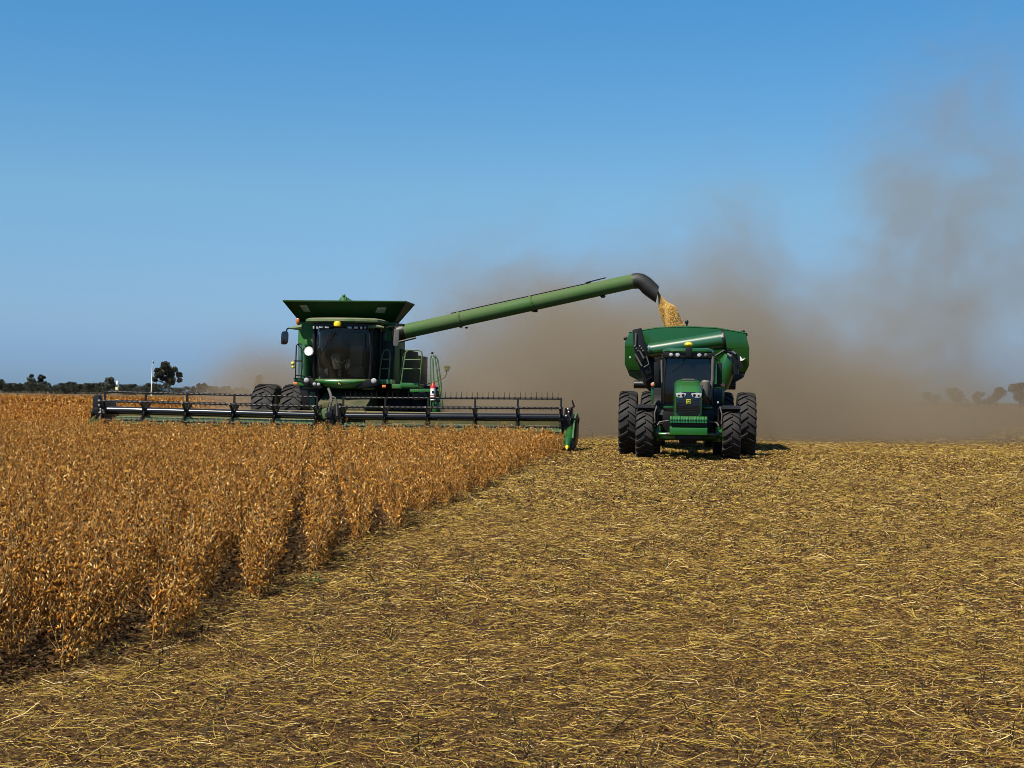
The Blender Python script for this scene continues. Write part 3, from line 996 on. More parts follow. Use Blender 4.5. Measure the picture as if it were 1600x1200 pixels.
cbm.prism(upoly([(588, 516), (597, 526), (609, 546), (611, 590), (588, 596)], YB), YB - 0.05, YB - 0.012)
cbm.build('cab', M['black'], cbn, bevel=0.02)
rfm = MB()
rfm.loft([[(x, y, z) for x, y in cab_plan(hw * w_, YG - o_, 0.26)] for (w_, o_, z) in ((1.24, 0.26, zg1 + 0.145), (1.27, 0.30, zg1 + 0.19), (1.26, 0.29, zg1 + 0.26), (1.15, 0.15, zg1 + 0.31))])
rfm.tube([U(472, 511, YG), U(463, 512, YG), U(452, 512.5, YG)], [0.09, 0.075, 0.03], 8)
rfm.tube([U(575, 511, YG + 0.1), U(590, 510, YG + 0.1), U(600, 512, YG + 0.1)], [0.06, 0.06, 0.03], 8)
rfm.build('cab_roof', M['green_dusty'], cbn, smooth=True, angle=40)
for (a, b_, w_, h_) in ((487.5, 511, 0.06, 0.10), (494, 511.5, 0.07, 0.10), (500.5, 510.8, 0.15, 0.065), (510, 511.2, 0.15, 0.06), (545.5, 511.6, 0.14, 0.065), (555, 511.8, 0.12, 0.075), (563, 512, 0.08, 0.085), (569, 511.5, 0.05, 0.07)):
    p = U(a, b_, YG - 0.22)
    yy = YG - 0.16 + 0.24 * (1 - math.cos((p.x - xc) / (hw * 1.05) * math.pi / 2 * 0.95))
    l = MB()
    l.cbox((p.x, yy, p.z - 0.0), (w_, 0.06, h_))
    l.build('roof_lamp', M['lamp'], cbn, bevel=0.015)
dm = MB()
p = U(527.5, 505.5, YG - 0.25)
dm.loft([[(p.x + r_ * 1.1 * math.cos(k * math.pi / 8), p.y + r_ * math.sin(k * math.pi / 8), p.z + z_) for k in range(16)] for (r_, z_) in ((0.085, -0.10), (0.115, -0.08), (0.12, 0.0), (0.09, 0.065), (0.04, 0.085))])
dm.build('receiver_dome', M['yellow'], cbn, smooth=True)
for (a, b_) in ((465.5, 501.5), (596, 504)):
    p = U(a, b_, YB - 0.4)
    l = MB()
    l.loft([[(p.x + r_ * math.cos(k * math.pi / 6), p.y + r_ * math.sin(k * math.pi / 6), p.z + z_) for k in range(12)] for (r_, z_) in ((0.06, -0.095), (0.075, -0.06), (0.075, 0.04), (0.04, 0.095))])
    l.tube([(p.x, p.y, p.z - 0.3), (p.x, p.y, p.z - 0.09)], 0.03, 6)
    l.build('beacon', M['amber'], cbn, smooth=True)
# lower cab shell
vl = MB()
zv0 = U(530, 607, YG).z
def vring(w_, y0, z):
    pts = cab_plan(hw * w_, y0, 0.22)
    return [(x, y, z) for x, y in pts]
vl.loft([vring(0.45, YG + 0.10, zv0 - 0.0), vring(0.72, YG + 0.02, zv0 + 0.07), vring(0.98, YG - 0.06, zv0 + 0.2), vring(1.03, YG - 0.05, zg0 - 0.06), vring(1.01, YG + 0.02, zg0 - 0.005)])
vl.build('cab_shell', M['green'], cbn, smooth=True, angle=50)
p = U(530, 599.5, YG - 0.1)
deer = MB()
deer.tube([(p.x, YG - 0.02, p.z), (p.x, YG - 0.07, p.z)], [0.075, 0.07], 16)
bo = deer.build('badge', M['black_gloss'], cbn, smooth=True, angle=40)
d2 = MB()
for pts in ([(-0.55, -0.05), (-0.1, 0.15), (0.3, 0.12), (0.5, -0.12), (0.3, -0.22), (-0.2, -0.16), (-0.5, -0.3)], [(-0.62, 0.12), (-0.42, 0.34), (-0.28, 0.16), (-0.45, -0.02)], [(-0.5, 0.36), (-0.1, 0.62), (-0.05, 0.56), (-0.4, 0.27)], [(0.4, -0.1), (0.72, -0.5), (0.64, -0.54), (0.3, -0.2)]):
    d2.prism([(p.x + a * 0.075, p.z + b_ * 0.075) for a, b_ in pts], YG - 0.085, YG - 0.072)
d2.build('badge_animal', M['yellow'], bo)
lg = MB()
for (a, b_, r_) in ((478.5, 594, 0.085), (584, 595, 0.09), (491, 600, 0.055), (497.5, 600.5, 0.055)):
    lamp_disc(lg, U(a, b_, YG - 0.12), r_, 0.08)
lg.build('work_lamp_or_glare', M['lamp'], cbn, smooth=True)
lb = MB()
lb.prism(upoly([(470, 596), (487, 590), (506, 605), (500, 609), (480, 604)], YG + 0.25), YG + 0.05, YG + 0.6)
lb.prism(upoly([(556, 600), (577, 592), (590, 594), (590, 603), (560, 608)], YG + 0.25), YG + 0.1, YG + 0.6)
lb.prism(upoly([(468, 602), (500, 605), (500, 640), (474, 640)], YB + 0.2), YB + 0.1, YB + 0.6)
lb.build('underframe', M['black'], cbn, bevel=0.02)

# cab inside
it = MB()
it.box(xc - hw * 1.0, xc + hw * 1.0, YB - 0.16, YB - 0.105, zg0, zg1 - 0.15)
it.box(xc - hw * 0.95, xc + hw * 0.95, YG + 0.4, YB - 0.2, zg0 - 0.015, zg0 + 0.02)
it.build('cab_lining', M['interior'], cbn, bevel=0.02)
it = MB()
sx, sz = U(520, 585, 51.5).x, U(520, 585, 51.5).z
it.box(xc + 0.05, xc + 0.50, 51.45, 51.9, zg0 + 0.15, zg0 + 0.40)
it.box(xc + 0.04, xc + 0.50, 51.78, 51.92, zg0 + 0.35, zg0 + 1.15)
it.prism(upoly([(517, 556), (523, 552), (530, 554), (533, 566), (529, 577), (520, 577)], 51.1), 51.1, 51.25)
it.prism(upoly([(541, 561), (549, 559), (547, 572), (542, 578), (538, 577)], 51.1), 51.1, 51.2)
it.box(U(503, 0, 51.2).x, U(521, 0, 51.2).x, 51.15, 51.4, U(0, 589, 51.2).z, U(503, 576, 51.2).z)
it.box(U(556, 0, 51.5).x, U(574, 0, 51.5).x, 51.5, 51.8, U(560, 590, 51.5).z, U(560, 572, 51.5).z)
it.build('driver_seat', M['seat'], cbn, bevel=0.05)
it = MB()
it.tube([U(531, 588, 51.0), U(531, 575, 51.0), U(530.5, 561, 51.05)], [0.07, 0.045, 0.03], 8)
c0 = U(531, 561, 51.08)
it.tube([(c0.x + 0.21 * math.cos(k * math.pi / 9), c0.y + 0.1 * math.sin(k * math.pi / 9), c0.z + 0.15 * math.sin(k * math.pi / 9)) for k in range(19)], 0.018, 6)
it.build('steering_wheel', M['grey'], cbn, smooth=True)
wp = MB()
wp.tube([U(520.5, 518, YG - 0.1), U(510, 537, YG - 0.1), U(500, 556, YG - 0.08)], 0.018, 5)
wp.tube([U(524, 519, YG - 0.12), U(508, 545, YG - 0.12)], 0.012, 5)
wp.tube([U(501, 541, YG - 0.13), U(497, 577, YG - 0.10)], 0.016, 5)
wp.build('wiper', M['black_gloss'], cbn)

# mirrors
for (a0, a1, b0, b1, mt, arm) in ((439.5, 451, 517.5, 538.5, 'black_gloss', ((452, 512.5), (448.5, 514), (447.5, 518))), (615, 624, 514.5, 541, 'grey', ((603, 512), (615, 510), (619, 516)))):
    p0, p1 = U(a0, b1, YG), U(a1, b0, YG)
    mm = MB()
    w_, h_ = (p1.x - p0.x) / 2, (p1.z - p0.z) / 2
    cx, cz = (p0.x + p1.x) / 2, (p0.z + p1.z) / 2
    poly = []
    for k in range(20):
        a = 2 * math.pi * k / 20
        poly.append((cx + math.copysign(abs(math.cos(a)) ** 0.55, math.cos(a)) * w_ + 0.02 * math.sin(a), cz + math.copysign(abs(math.sin(a)) ** 0.4, math.sin(a)) * h_))
    mm.prism(poly, YG - 0.06, YG + 0.08, 0.85)
    mo = mm.build('mirror', M[mt], cbn, bevel=0.015)
    am = MB()
    am.tube([U(*q, YG) for q in arm], 0.025, 6)
    am.build('mirror_arm', M['black'], mo, smooth=True)

# left walkway beside the cab: shiny side shield, rail, side lamps and an added sun-glare disc
ls = MB()
ls.loft([[(x, y, z) for x, y in [(U(471, 0, YG).x + 0.06 * 0, 51.95), (U(470, 0, 51).x, 51.3), (U(476, 0, YG).x, YG + 0.28), (U(482, 0, YG).x, YG + 0.14), (U(487, 0, YG).x, YG + 0.22), (U(487, 0, YG).x, 51.95)]] for z in (U(480, 594, YG).z, U(480, 575, YG).z, U(480, 538, YG).z)])
ls.build('side_shield', M['green'], cbn, smooth=True, angle=60)
cv = MB()
pm_ = U(482.5, 549, YG + 0.06)
cv.tube([pm_ + Vector((0, 0.16, 0)), pm_ + Vector((0, 0.02, 0)), pm_], [0.10, 0.165, 0.155], 24)
glare_o = cv.build('work_lamp_or_glare', M['lamp'], cbn, smooth=True, angle=40)  # mount added behind the sun-glare disc, no real lamp here
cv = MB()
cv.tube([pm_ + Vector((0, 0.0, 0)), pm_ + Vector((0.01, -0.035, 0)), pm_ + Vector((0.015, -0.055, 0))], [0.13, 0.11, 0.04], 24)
m, nt, b = nmat('sun_glare')  # added glow standing in for the sun's reflection beside the cab
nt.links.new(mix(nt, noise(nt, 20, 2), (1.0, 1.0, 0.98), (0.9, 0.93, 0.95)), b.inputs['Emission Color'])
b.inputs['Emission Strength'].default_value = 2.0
cv.build('glare_disc', m, glare_o, smooth=True)
rl = MB()
for pts in ([(461.5, 594), (463, 540), (466, 537.5), (471, 537.5)], [(471, 592), (472, 562), (471.5, 545), (466, 539)], [(460, 564), (471, 564)], [(459, 591), (487, 593)], [(461, 586), (486, 589)], [(474, 545), (481, 556), (484, 561)]):
    rl.tube([U(a, b_, YG + 0.1) for a, b_ in pts], 0.022, 6)
rl.build('handrail', M['black'], cbn, smooth=True)
dk = MB()
dk.prism(upoly([(459, 591), (487, 593), (487, 598.5), (459, 597)], YG + 0.15), YG + 0.15, 51.95)
dk.build('walkway', M['green'], cbn, bevel=0.01)
l = MB()
l.ball(U(457.5, 568, YG + 0.1), 0.075, 10, 6)
l.ball(U(458, 573.5, YG + 0.1), 0.06, 10, 6)
l.build('side_lamp', M['yellow_lens'], cbn, smooth=True)
for (a, b_) in ((461.5, 599), (600, 603.5)):
    l = MB()
    p = U(a, b_, YG + 0.1)
    l.cbox(p, (0.13, 0.05, 0.09))
    l.build('marker_lamp', M['orange'], cbn, bevel=0.02)

# ladder platform on the other side
YL = 51.3
def rail(name, paths, mat, r=0.024, Y=YL):
    mb = MB()
    for pts in paths:
        mb.tube([U(a, b_, Y if len(q) < 3 else q[2]) for q in pts for (a, b_) in (q[:2],)], r, 7)
    return mb.build(name, mat, cbn, smooth=True)
rail('handrail', [[(592.5, 593), (594, 575), (597, 556), (600, 548.5), (604.5, 546), (608, 548.5), (609.5, 556), (608.5, 575), (607, 593)], [(597, 561.5), (608.8, 561.5)], [(594.8, 576), (608, 576)]], M['green_dusty'])
rail('handrail', [[(626, 603), (632, 562), (634, 551), (638, 547), (655, 547.5), (659, 550), (659.5, 556), (655, 603)], [(633, 562), (657, 562)], [(629, 576.5), (656, 576.5)], [(622, 603, YL + 0.6), (630, 557, YL + 0.6), (633, 549, YL + 0.4), (637, 547, YL)]], M['green_dusty'])
rail('ladder', [[(673, 640), (673, 600), (672.5, 562), (674, 556), (677, 555), (680, 560), (684, 590), (688, 620), (690, 632)], [(678, 640), (678, 600), (676, 560)], [(680, 556), (684, 562), (689, 600), (691, 632), (688, 640)], [(673, 610), (686, 610)], [(673, 625), (688, 625)]], M['green_dusty'], 0.026, YL - 0.2)
pf = MB()
pf.prism(upoly([(590, 593), (612, 593), (613, 600), (590, 600)], YL), YL, YL + 0.6)
pf.prism(upoly([(612, 600), (656, 600), (656, 607), (612, 607)], YL), YL, YL + 0.9)
pf.prism(upoly([(641, 608), (673, 607.5), (673, 612.5), (641, 613)], YL), YL - 0.1, YL + 1.0)
pf.prism(upoly([(626, 598), (654, 598.5), (654, 604.5), (626, 604.5)], YL), YL - 0.06, YL - 0.01)
pf.build('platform', M['green'], cbn, bevel=0.015)
pk = MB()
pk.prism(upoly([(642, 613.5), (672, 613), (672, 622), (648, 626)], YL), YL + 0.0, YL + 0.9)
pk.build('battery_box', M['black'], cbn, bevel=0.03)
stp = MB()
stp.prism(upoly([(675, 629), (686, 628), (688, 644), (675, 644)], YL - 0.1), YL - 0.1, YL + 0.25)
stp.build('ladder_step', M['green'], cbn, bevel=0.01)
kb = MB()
kb.ball(U(675.5, 551.5, YL - 0.2), 0.045, 8, 6)
kb.build('rail_knob', M['black'], cbn, smooth=True)
ex = MB()
a_, b2, c_ = U(676.5, 624, YL - 0.35), U(676.5, 604, YL - 0.35), U(676.5, 598, YL - 0.35)
ex.tube([a_, b2, b2.lerp(c_, 0.4), c_], [0.085, 0.085, 0.06, 0.03], 14)
exo = ex.build('fire_extinguisher', M['red'], cbn, smooth=True, angle=40)
e2 = MB()
e2.tube([U(676.5, 617.5, YL - 0.35), U(676.5, 607, YL - 0.35)], 0.0875, 14)
e2.build('paper_label', M['white'], exo, smooth=True, angle=40)
e4 = MB()
e4.tube([U(676.5, 625.3, YL - 0.35), U(676.5, 619, YL - 0.35)], 0.088, 14)
e4.build('bracket', M['white'], exo, smooth=True, angle=40)
e3 = MB()
e3.cbox(U(676.5, 612.5, YL - 0.44), (0.07, 0.012, 0.07))
e3.build('mark', M['black'], exo)
ya = MB()
ya.tube([U(654, 604, YL + 0.3), U(680, 596.5, YL + 0.3), U(694, 590, YL + 0.3), U(698, 584, YL + 0.3), U(698, 578, YL + 0.3)], 0.02, 6)
yo = ya.build('lamp_arm', M['tan'], cbn, smooth=True)
yl = MB()
yl.cbox(U(698.5, 573.5, YL + 0.3), (0.22, 0.08, 0.10))
yl.cbox(U(698.5, 577.5, YL + 0.3), (0.14, 0.08, 0.10))
yl.build('lamp', M['tan'], yo, bevel=0.015)

# wheels: doubled drive wheels in front, single ones behind
ya_ = 53.0
xl = [U(419, 620, ya_).x, U(463, 620, ya_).x]
xl += [U(629, 620, ya_).x, U(667, 620, ya_).x]
for x in xl:
    wheel(cbn, (x, ya_, 1.02), 1.02, 0.80, 22, 0.55, M['rim'], 1 if x > XM else -1)
for s in (-1, 1):
    wheel(cbn, (XM + s * 1.5, 58.6, 0.75), 0.75, 0.55, 18, 0.38, M['rim'], s)
axl = MB()
axl.tube([(xl[0], ya_, 1.02), (xl[3], ya_, 1.02)], 0.2, 12)
axl.tube([(XM - 1.5, 58.6, 0.75), (XM + 1.5, 58.6, 0.75)], 0.12, 10)
axl.box(XM - 1.2, XM + 1.2, 52.4, 58.8, 0.9, 1.98)
axl.build('axle', M['black'], cbn, bevel=0.02)
fh = MB()
fh.loft([[(XM - 0.85, 52.4, 1.0), (XM + 0.85, 52.4, 1.0), (XM + 0.85, 52.4, 2.0), (XM - 0.85, 52.4, 2.0)], [(XM - 0.85, 49.95, 0.35), (XM + 0.85, 49.95, 0.35), (XM + 0.85, 49.95, 1.25), (XM - 0.85, 49.95, 1.25)]])
fh.build('feeder_house', M['side_dusty'], cbn, bevel=0.04)
fp = MB()
fp.prism(upoly([(505, 607), (645, 607), (648, 640), (505, 640)], YB + 0.4), YB + 0.4, YB + 1.0)
fp.build('front_panel', M['side_dusty'], cbn, bevel=0.03)
hc = MB()
for (a, b_) in (((473, 606), (505, 605)), ((566, 607), (585, 607))):
    hc.tube([U(*a, YG + 0.3), U(*b_, YG + 0.3)], 0.045, 8)
hc.prism(upoly([(484, 612), (492, 612), (492, 640), (484, 640)], 51.2), 51.2, 51.4)
hc.build('lift_bracket', M['green_dusty'], cbn, bevel=0.01)

# unloading auger, swung out square to the combine
YA = 51.75
q0, q1 = U(628, 519, YA), U(992, 439, YA)
ua = MB()
dv = (q1 - q0).normalized()
R_A = 0.248
ua.tube([q0, q1], R_A, 40)
uao = ua.build('unloading_auger', M['green_auger'], cbn, smooth=True, angle=40)
jb = MB()
for a in (719, 832):
    t = (a - 628) / (992 - 628)
    c = q0.lerp(q1, t)
    jb.tube([c - dv * 0.05, c + dv * 0.05], R_A + 0.028, 40)
    jb.tube([c - dv * 0.02, c + dv * 0.02], R_A + 0.05, 40)
jb.build('joint_ring', M['green_auger'], uao, smooth=True, angle=40)
jw = MB()
up = Vector((0, 0, 1)) - dv * dv.z
up.normalize()
jw.tube([q0.lerp(q1, t) + up * (R_A + 0.02) for t in (0.22, 0.3, 0.43, 0.55, 0.7, 0.82)], 0.016, 6)
jw.tube([q0.lerp(q1, 0.80) + up * (R_A + 0.05), q0.lerp(q1, 0.885) + up * (R_A + 0.07)], 0.02, 6)
jw.build('cable', M['black'], uao, smooth=True)
ul = MB()
for (a, b_, r_) in ((837, 486, 0.055), (942, 463, 0.065), (729, 512, 0.04)):
    ul.ball(U(a, b_, YA), r_, 8, 6, (1.4, 1, 0.9))
ul.build('work_lamp_or_glare', M['black'], uao, smooth=True)
ue = MB()
ue.tube([U(621, 522, YA), q0, q0 + dv * 0.10], [0.29, 0.29, R_A + 0.03], 28)
ue.tube([U(624, 521, YA), U(624, 521, YA + 1.0)], 0.26, 20)
ue.prism(upoly([(619, 505), (631, 506), (629, 512), (621, 516)], YA - 0.2), YA - 0.2, YA + 0.4)
ue.tube([U(624, 534, YA - 0.2), U(650, 527.5, YA - 0.2)], 0.04, 8)
ue.build('auger_elbow', M['black'], uao, smooth=True, angle=40)
bt = MB()
path = [(989, 439.7, 0.262), (996, 438.5, 0.268), (1003, 440.5, 0.275), (1010, 446, 0.285), (1017, 452, 0.285), (1027, 460, 0.285)]
rings = []
for i, (a, b_, r_) in enumerate(path):
    c = U(a, b_, YA)
    ang = [0.20, 0.05, -0.25, -0.55, -0.40, -0.18][i]
    t = Vector((math.cos(ang), 0, math.sin(ang)))
    u = Vector((-t.z, 0, t.x))
    rings.append([c + u * r_ * math.cos(2 * math.pi * k / 28) + Vector((0, 1, 0)) * r_ * math.sin(2 * math.pi * k / 28) for k in range(28)])
inner = [[Vector((p.x, YA + (p.y - YA) * 0.93, c_.z + (p.z - c_.z) * 0.93)) for p in rg] for rg, c_ in ((rings[5], U(1027, 460, YA)), (rings[4], U(1017, 452, YA)))]
bt.loft(rings + inner)
bt.build('auger_boot', M['boot'], uao, smooth=True, angle=45)

# ------------------------------------------------------------------ header and reel
YH = 48.35
hd = MB()
hd.prismx([(50.0, 0.35), (49.85, 0.40), (49.85, 1.08), (49.80, 1.12), (50.05, 1.16), (50.12, 1.0), (50.12, 0.35)], XH0 + 0.25, XM - 0.9)
hd.prismx([(50.0, 0.35), (49.85, 0.40), (49.85, 1.08), (49.80, 1.12), (50.05, 1.16), (50.12, 1.0), (50.12, 0.35)], XM + 0.9, XH1 - 0.25)
hd.prismx([(49.80, 1.06), (49.80, 1.14), (50.0, 1.18), (50.1, 1.06)], XM - 0.9, XM + 0.9)
hd.prismx([(48.40, 0.18), (48.40, 0.22), (49.85, 0.42), (49.85, 0.34)], XH0 + 0.25, XH1 - 0.25)
header = hd.build('header', M['tan'], cbn, bevel=0.02)
cu = MB()
cu.prismx([(48.42, 0.66), (48.44, 0.86), (48.62, 0.90), (48.62, 0.60)], XH0 + 0.75, XM - 0.5)
cu.prismx([(48.42, 0.60), (48.44, 0.78), (48.62, 0.80), (48.62, 0.56)], XM + 0.5, XH1 - 0.35)
# cutter guards
for k in range(200):
    x = XH0 + 0.35 + k * (XH1 - XH0 - 0.7) / 199
    cu.tube([(x, 48.42, 0.2), (x, 48.28, 0.16)], [0.02, 0.006], 4)
cu.build('cutterbar', M['green_dusty'], header, bevel=0.0)

def reel(x0, x1, z0, z1, arms, tines_up):
    """one half of the reel: tube, six tine bars, spider arms at the photo's spacing"""
    yr, rr = 48.72, 0.60
    zc = lambda x: z0 + (z1 - z0) * (x - x0) / (x1 - x0)
    tb = MB()
    tb.tube([(x0, yr, zc(x0)), (x1, yr, zc(x1))], 0.125, 20)
    t_ob = tb.build('reel', M['black_gloss'], cbn, smooth=True, angle=40)
    for k in range(6):
        a = rad(90 + 60 * k)
        oy, oz = -math.cos(a) * rr, math.sin(a) * rr
        b_ = MB()
        b_.tube([(x0 + 0.05, yr + oy, zc(x0) + oz), (x1 - 0.05, yr + oy, zc(x1) + oz)], 0.034, 8)
        x = x0 + 0.12
        while x < x1 - 0.1:
            z = zc(x) + oz
            dy, dz = ((0.1, 1.0) if tines_up else (0.97, 0.22)) if k == 0 else (0.9, -0.42)
            b_.cbox((x, yr + oy, z), (0.045, 0.075, 0.075))
            b_.tube([(x, yr + oy, z), (x, yr + oy + dy * 0.12, z + dz * 0.12), (x, yr + oy + dy * 0.24 - 0.02, z + dz * 0.21)], [0.009, 0.008, 0.005], 5)
            x += 0.172
        b_.build('tine_bar', M['black'], t_ob)
    for x in arms:
        s = MB()
        z = zc(x)
        for k in range(6):
            a = rad(90 + 60 * k)
            y1, z1_ = yr - math.cos(a) * (rr + 0.03), z + math.sin(a) * (rr + 0.03)
            d_ = Vector((0, y1 - yr, z1_ - z)).normalized()
            w_ = Vector((0, -d_.z, d_.y))
            base = Vector((x, yr, z))
            r1, r2 = base + d_ * 0.12, base + d_ * (rr + 0.03)
            q = 0.026
            ring = []
            for c, hw_ in ((r1, 0.06), (r2, 0.032)):
                ring.append([c + w_ * hw_ + Vector((q, 0, 0)), c - w_ * hw_ + Vector((q, 0, 0)), c - w_ * hw_ - Vector((q, 0, 0)), c + w_ * hw_ - Vector((q, 0, 0))])
            s.loft(ring)
        s.tube([(x - 0.06, yr, z), (x + 0.06, yr, z)], 0.15, 18)
        for k in range(6):
            a0, a1 = rad(90 + 60 * k), rad(150 + 60 * k)
            s.tube([(x, yr - math.cos(a0) * 0.36, z + math.sin(a0) * 0.36), (x, yr - math.cos(a1) * 0.36, z + math.sin(a1) * 0.36)], 0.016, 5)
        s.build('spider_arm', M['black'], t_ob)
    return t_ob
X_ = lambda px: U(px, 640, 48.5).x
reel(X_(158), X_(496), 1.09, 1.01, [X_(p) for p in (160, 224, 289, 363, 428, 493)], False)
reel(X_(531), X_(879), 1.00, 1.06, [X_(p) for p in (534, 600, 667, 741, 808, 876)], True)
ra = MB()
for (px, w_) in ((150, 0.10), (515, 0.10), (886, 0.10)):
    x = X_(px)
    ra.prismx([(48.45, 0.95), (48.45, 1.15), (49.0, 1.30), (50.1, 1.35), (50.1, 1.15), (49.0, 1.05)], x - w_, x + w_)
    ra.prismx([(48.5, 0.72), (48.5, 1.1), (48.9, 1.1), (48.9, 0.72)], x - w_ * 1.4, x + w_ * 1.4)
    ra.tube([(x - 0.16, 48.72, 1.04), (x + 0.16, 48.72, 1.04)], 0.17, 16)
ra.prism(upoly([(522, 632), (531, 630), (534, 655), (524, 656)], 48.6), 48.5, 48.9)
ra.prism(upoly([(147, 621), (150, 616.5), (156, 617.5), (158.5, 627), (157, 640), (166, 660), (141, 660), (146, 640)], 48.6), 48.5, 48.8)
ra.build('reel_arm', M['black'], header, bevel=0.02)
hz = MB()
hz.tube([U(513, 607, 48.7), U(516.5, 616, 48.6), U(518, 625, 48.5), U(516, 634, 48.5), U(514, 643, 48.5)], 0.045, 8)
hz.tube([U(519, 620, 48.5), U(524, 622, 48.5), U(526, 630, 48.5), U(527, 650, 48.5)], 0.03, 8)
hz.tube([U(516, 632, 48.5), U(513, 646, 48.5), U(510, 653, 48.5)], 0.025, 8)
hz.build('hydraulic_hose', M['grey'], header, smooth=True)
cm = MB()
cm.prism(upoly([(504, 639), (512, 637), (513, 653), (505, 655), (500, 650)], 48.9), 48.8, 49.1)
cm.build('gearbox', M['green_dusty'], header, bevel=0.02)
ye = MB()
ye.cbox(U(499.5, 647, 48.8), (0.11, 0.08, 0.09))
ye.build('marker_lamp', M['yellow_lens'], header, bevel=0.02)
pnl = MB()
pnl.prism(upoly([(496, 632), (510, 626.5), (515, 628), (514, 636), (497, 638)], 49.8), 49.7, 49.9)
pnl.build('centre_deck', M['tan'], header, bevel=0.02)

def divider(x, s):
    """end of the header: bulged shield, nose cone with yellow tip, hydraulic motor"""
    sh = MB()
    prof = [(47.75, 0.10), (47.9, 0.42), (48.3, 0.75), (48.9, 1.05), (49.5, 1.18), (50.1, 1.16), (50.25, 0.9), (50.2, 0.4), (49.6, 0.16), (48.6, 0.08)]
    n_ = len(prof)
    cy, cz = 49.2, 0.6
    rings = []
    for (ox, k) in ((0.0, 1.0), (0.07, 0.99), (0.13, 0.90), (0.15, 0.5)):
        rings.append([(x + s * ox, cy + (y - cy) * k, cz + (z - cz) * k) for y, z in prof])
    sh.loft(rings)
    so_ = sh.build('divider', M['black'], header, smooth=True, angle=50)
    rm_ = MB()
    rm_.tube([(x + s * 0.08, cy + (y - cy) * 1.01, cz + (z - cz) * 1.01) for y, z in prof[1:8]], 0.035, 8)
    rm_.build('divider_rim', M['green'], so_, smooth=True)
    co = MB()
    tip = Vector((x - s * 0.08, 47.55, 0.11))
    axp = [(tip, 0.035), (tip + Vector((0, 0.10, 0.05)), 0.055)]
    ye_ = MB()
    ye_.tube([tip - Vector((0, 0.03, 0.015)), tip + Vector((0, 0.10, 0.06))], [0.02, 0.065], 10)
    ye_.build('divider_tip', M['yellow'], so_, smooth=True)
    co.tube([tip + Vector((0, 0.10, 0.06)), tip + Vector((0, 0.30, 0.20)), tip + Vector((s * 0.03, 0.62, 0.40)), tip + Vector((s * 0.06, 1.0, 0.58))], [0.07, 0.13, 0.18, 0.12], 14)
    co.build('divider_cone', M['green_clean'], so_, smooth=True)
    mt_ = MB()
    mt_.prismx([(48.5, 0.55), (48.45, 1.0), (48.6, 1.2), (48.95, 1.2), (49.0, 0.6)], x - s * 0.30, x - s * 0.02)
    mt_.tube([(x - s * 0.08, 48.6, 1.15), (x - s * 0.05, 48.62, 1.35), (x + s * 0.06, 48.6, 1.42), (x + s * 0.0, 48.6, 1.62)], [0.06, 0.045, 0.035, 0.02], 8)
    mt_.tube([(x - s * 0.2, 48.6, 1.1), (x - s * 0.18, 48.6, 1.36)], 0.05, 8)
    mt_.tube([(x - s * 0.05, 48.5, 1.08), (x + s * 0.12, 48.5, 1.0), (x + s * 0.22, 48.6, 1.05), (x + s * 0.2, 48.7, 0.9)], 0.03, 8)
    mt_.build('reel_motor', M['black'], header, smooth=True, angle=40)
    st_ = MB()
    for (a, b_, c) in ((0.12, 48.52, 1.33), (0.10, 48.5, 1.24), (0.17, 48.44, 1.12)):
        st_.ball((x - s * a, b_, c), 0.038, 8, 6)
    st_.build('fitting', M['steel'], so_, smooth=True)
divider(XH1 - 0.05, 1)
divider(XH0 + 0.10, -1)
wr = MB()
p = Vector((XH1 + 0.3, 48.8, 0.75))
wr.tube([p, p + Vector((0.2, 0, -0.04)), p + Vector((0.28, 0, -0.1)), p + Vector((0.29, 0, -0.28))], 0.009, 5)
wr.build('end_wire', M['grey'], header)

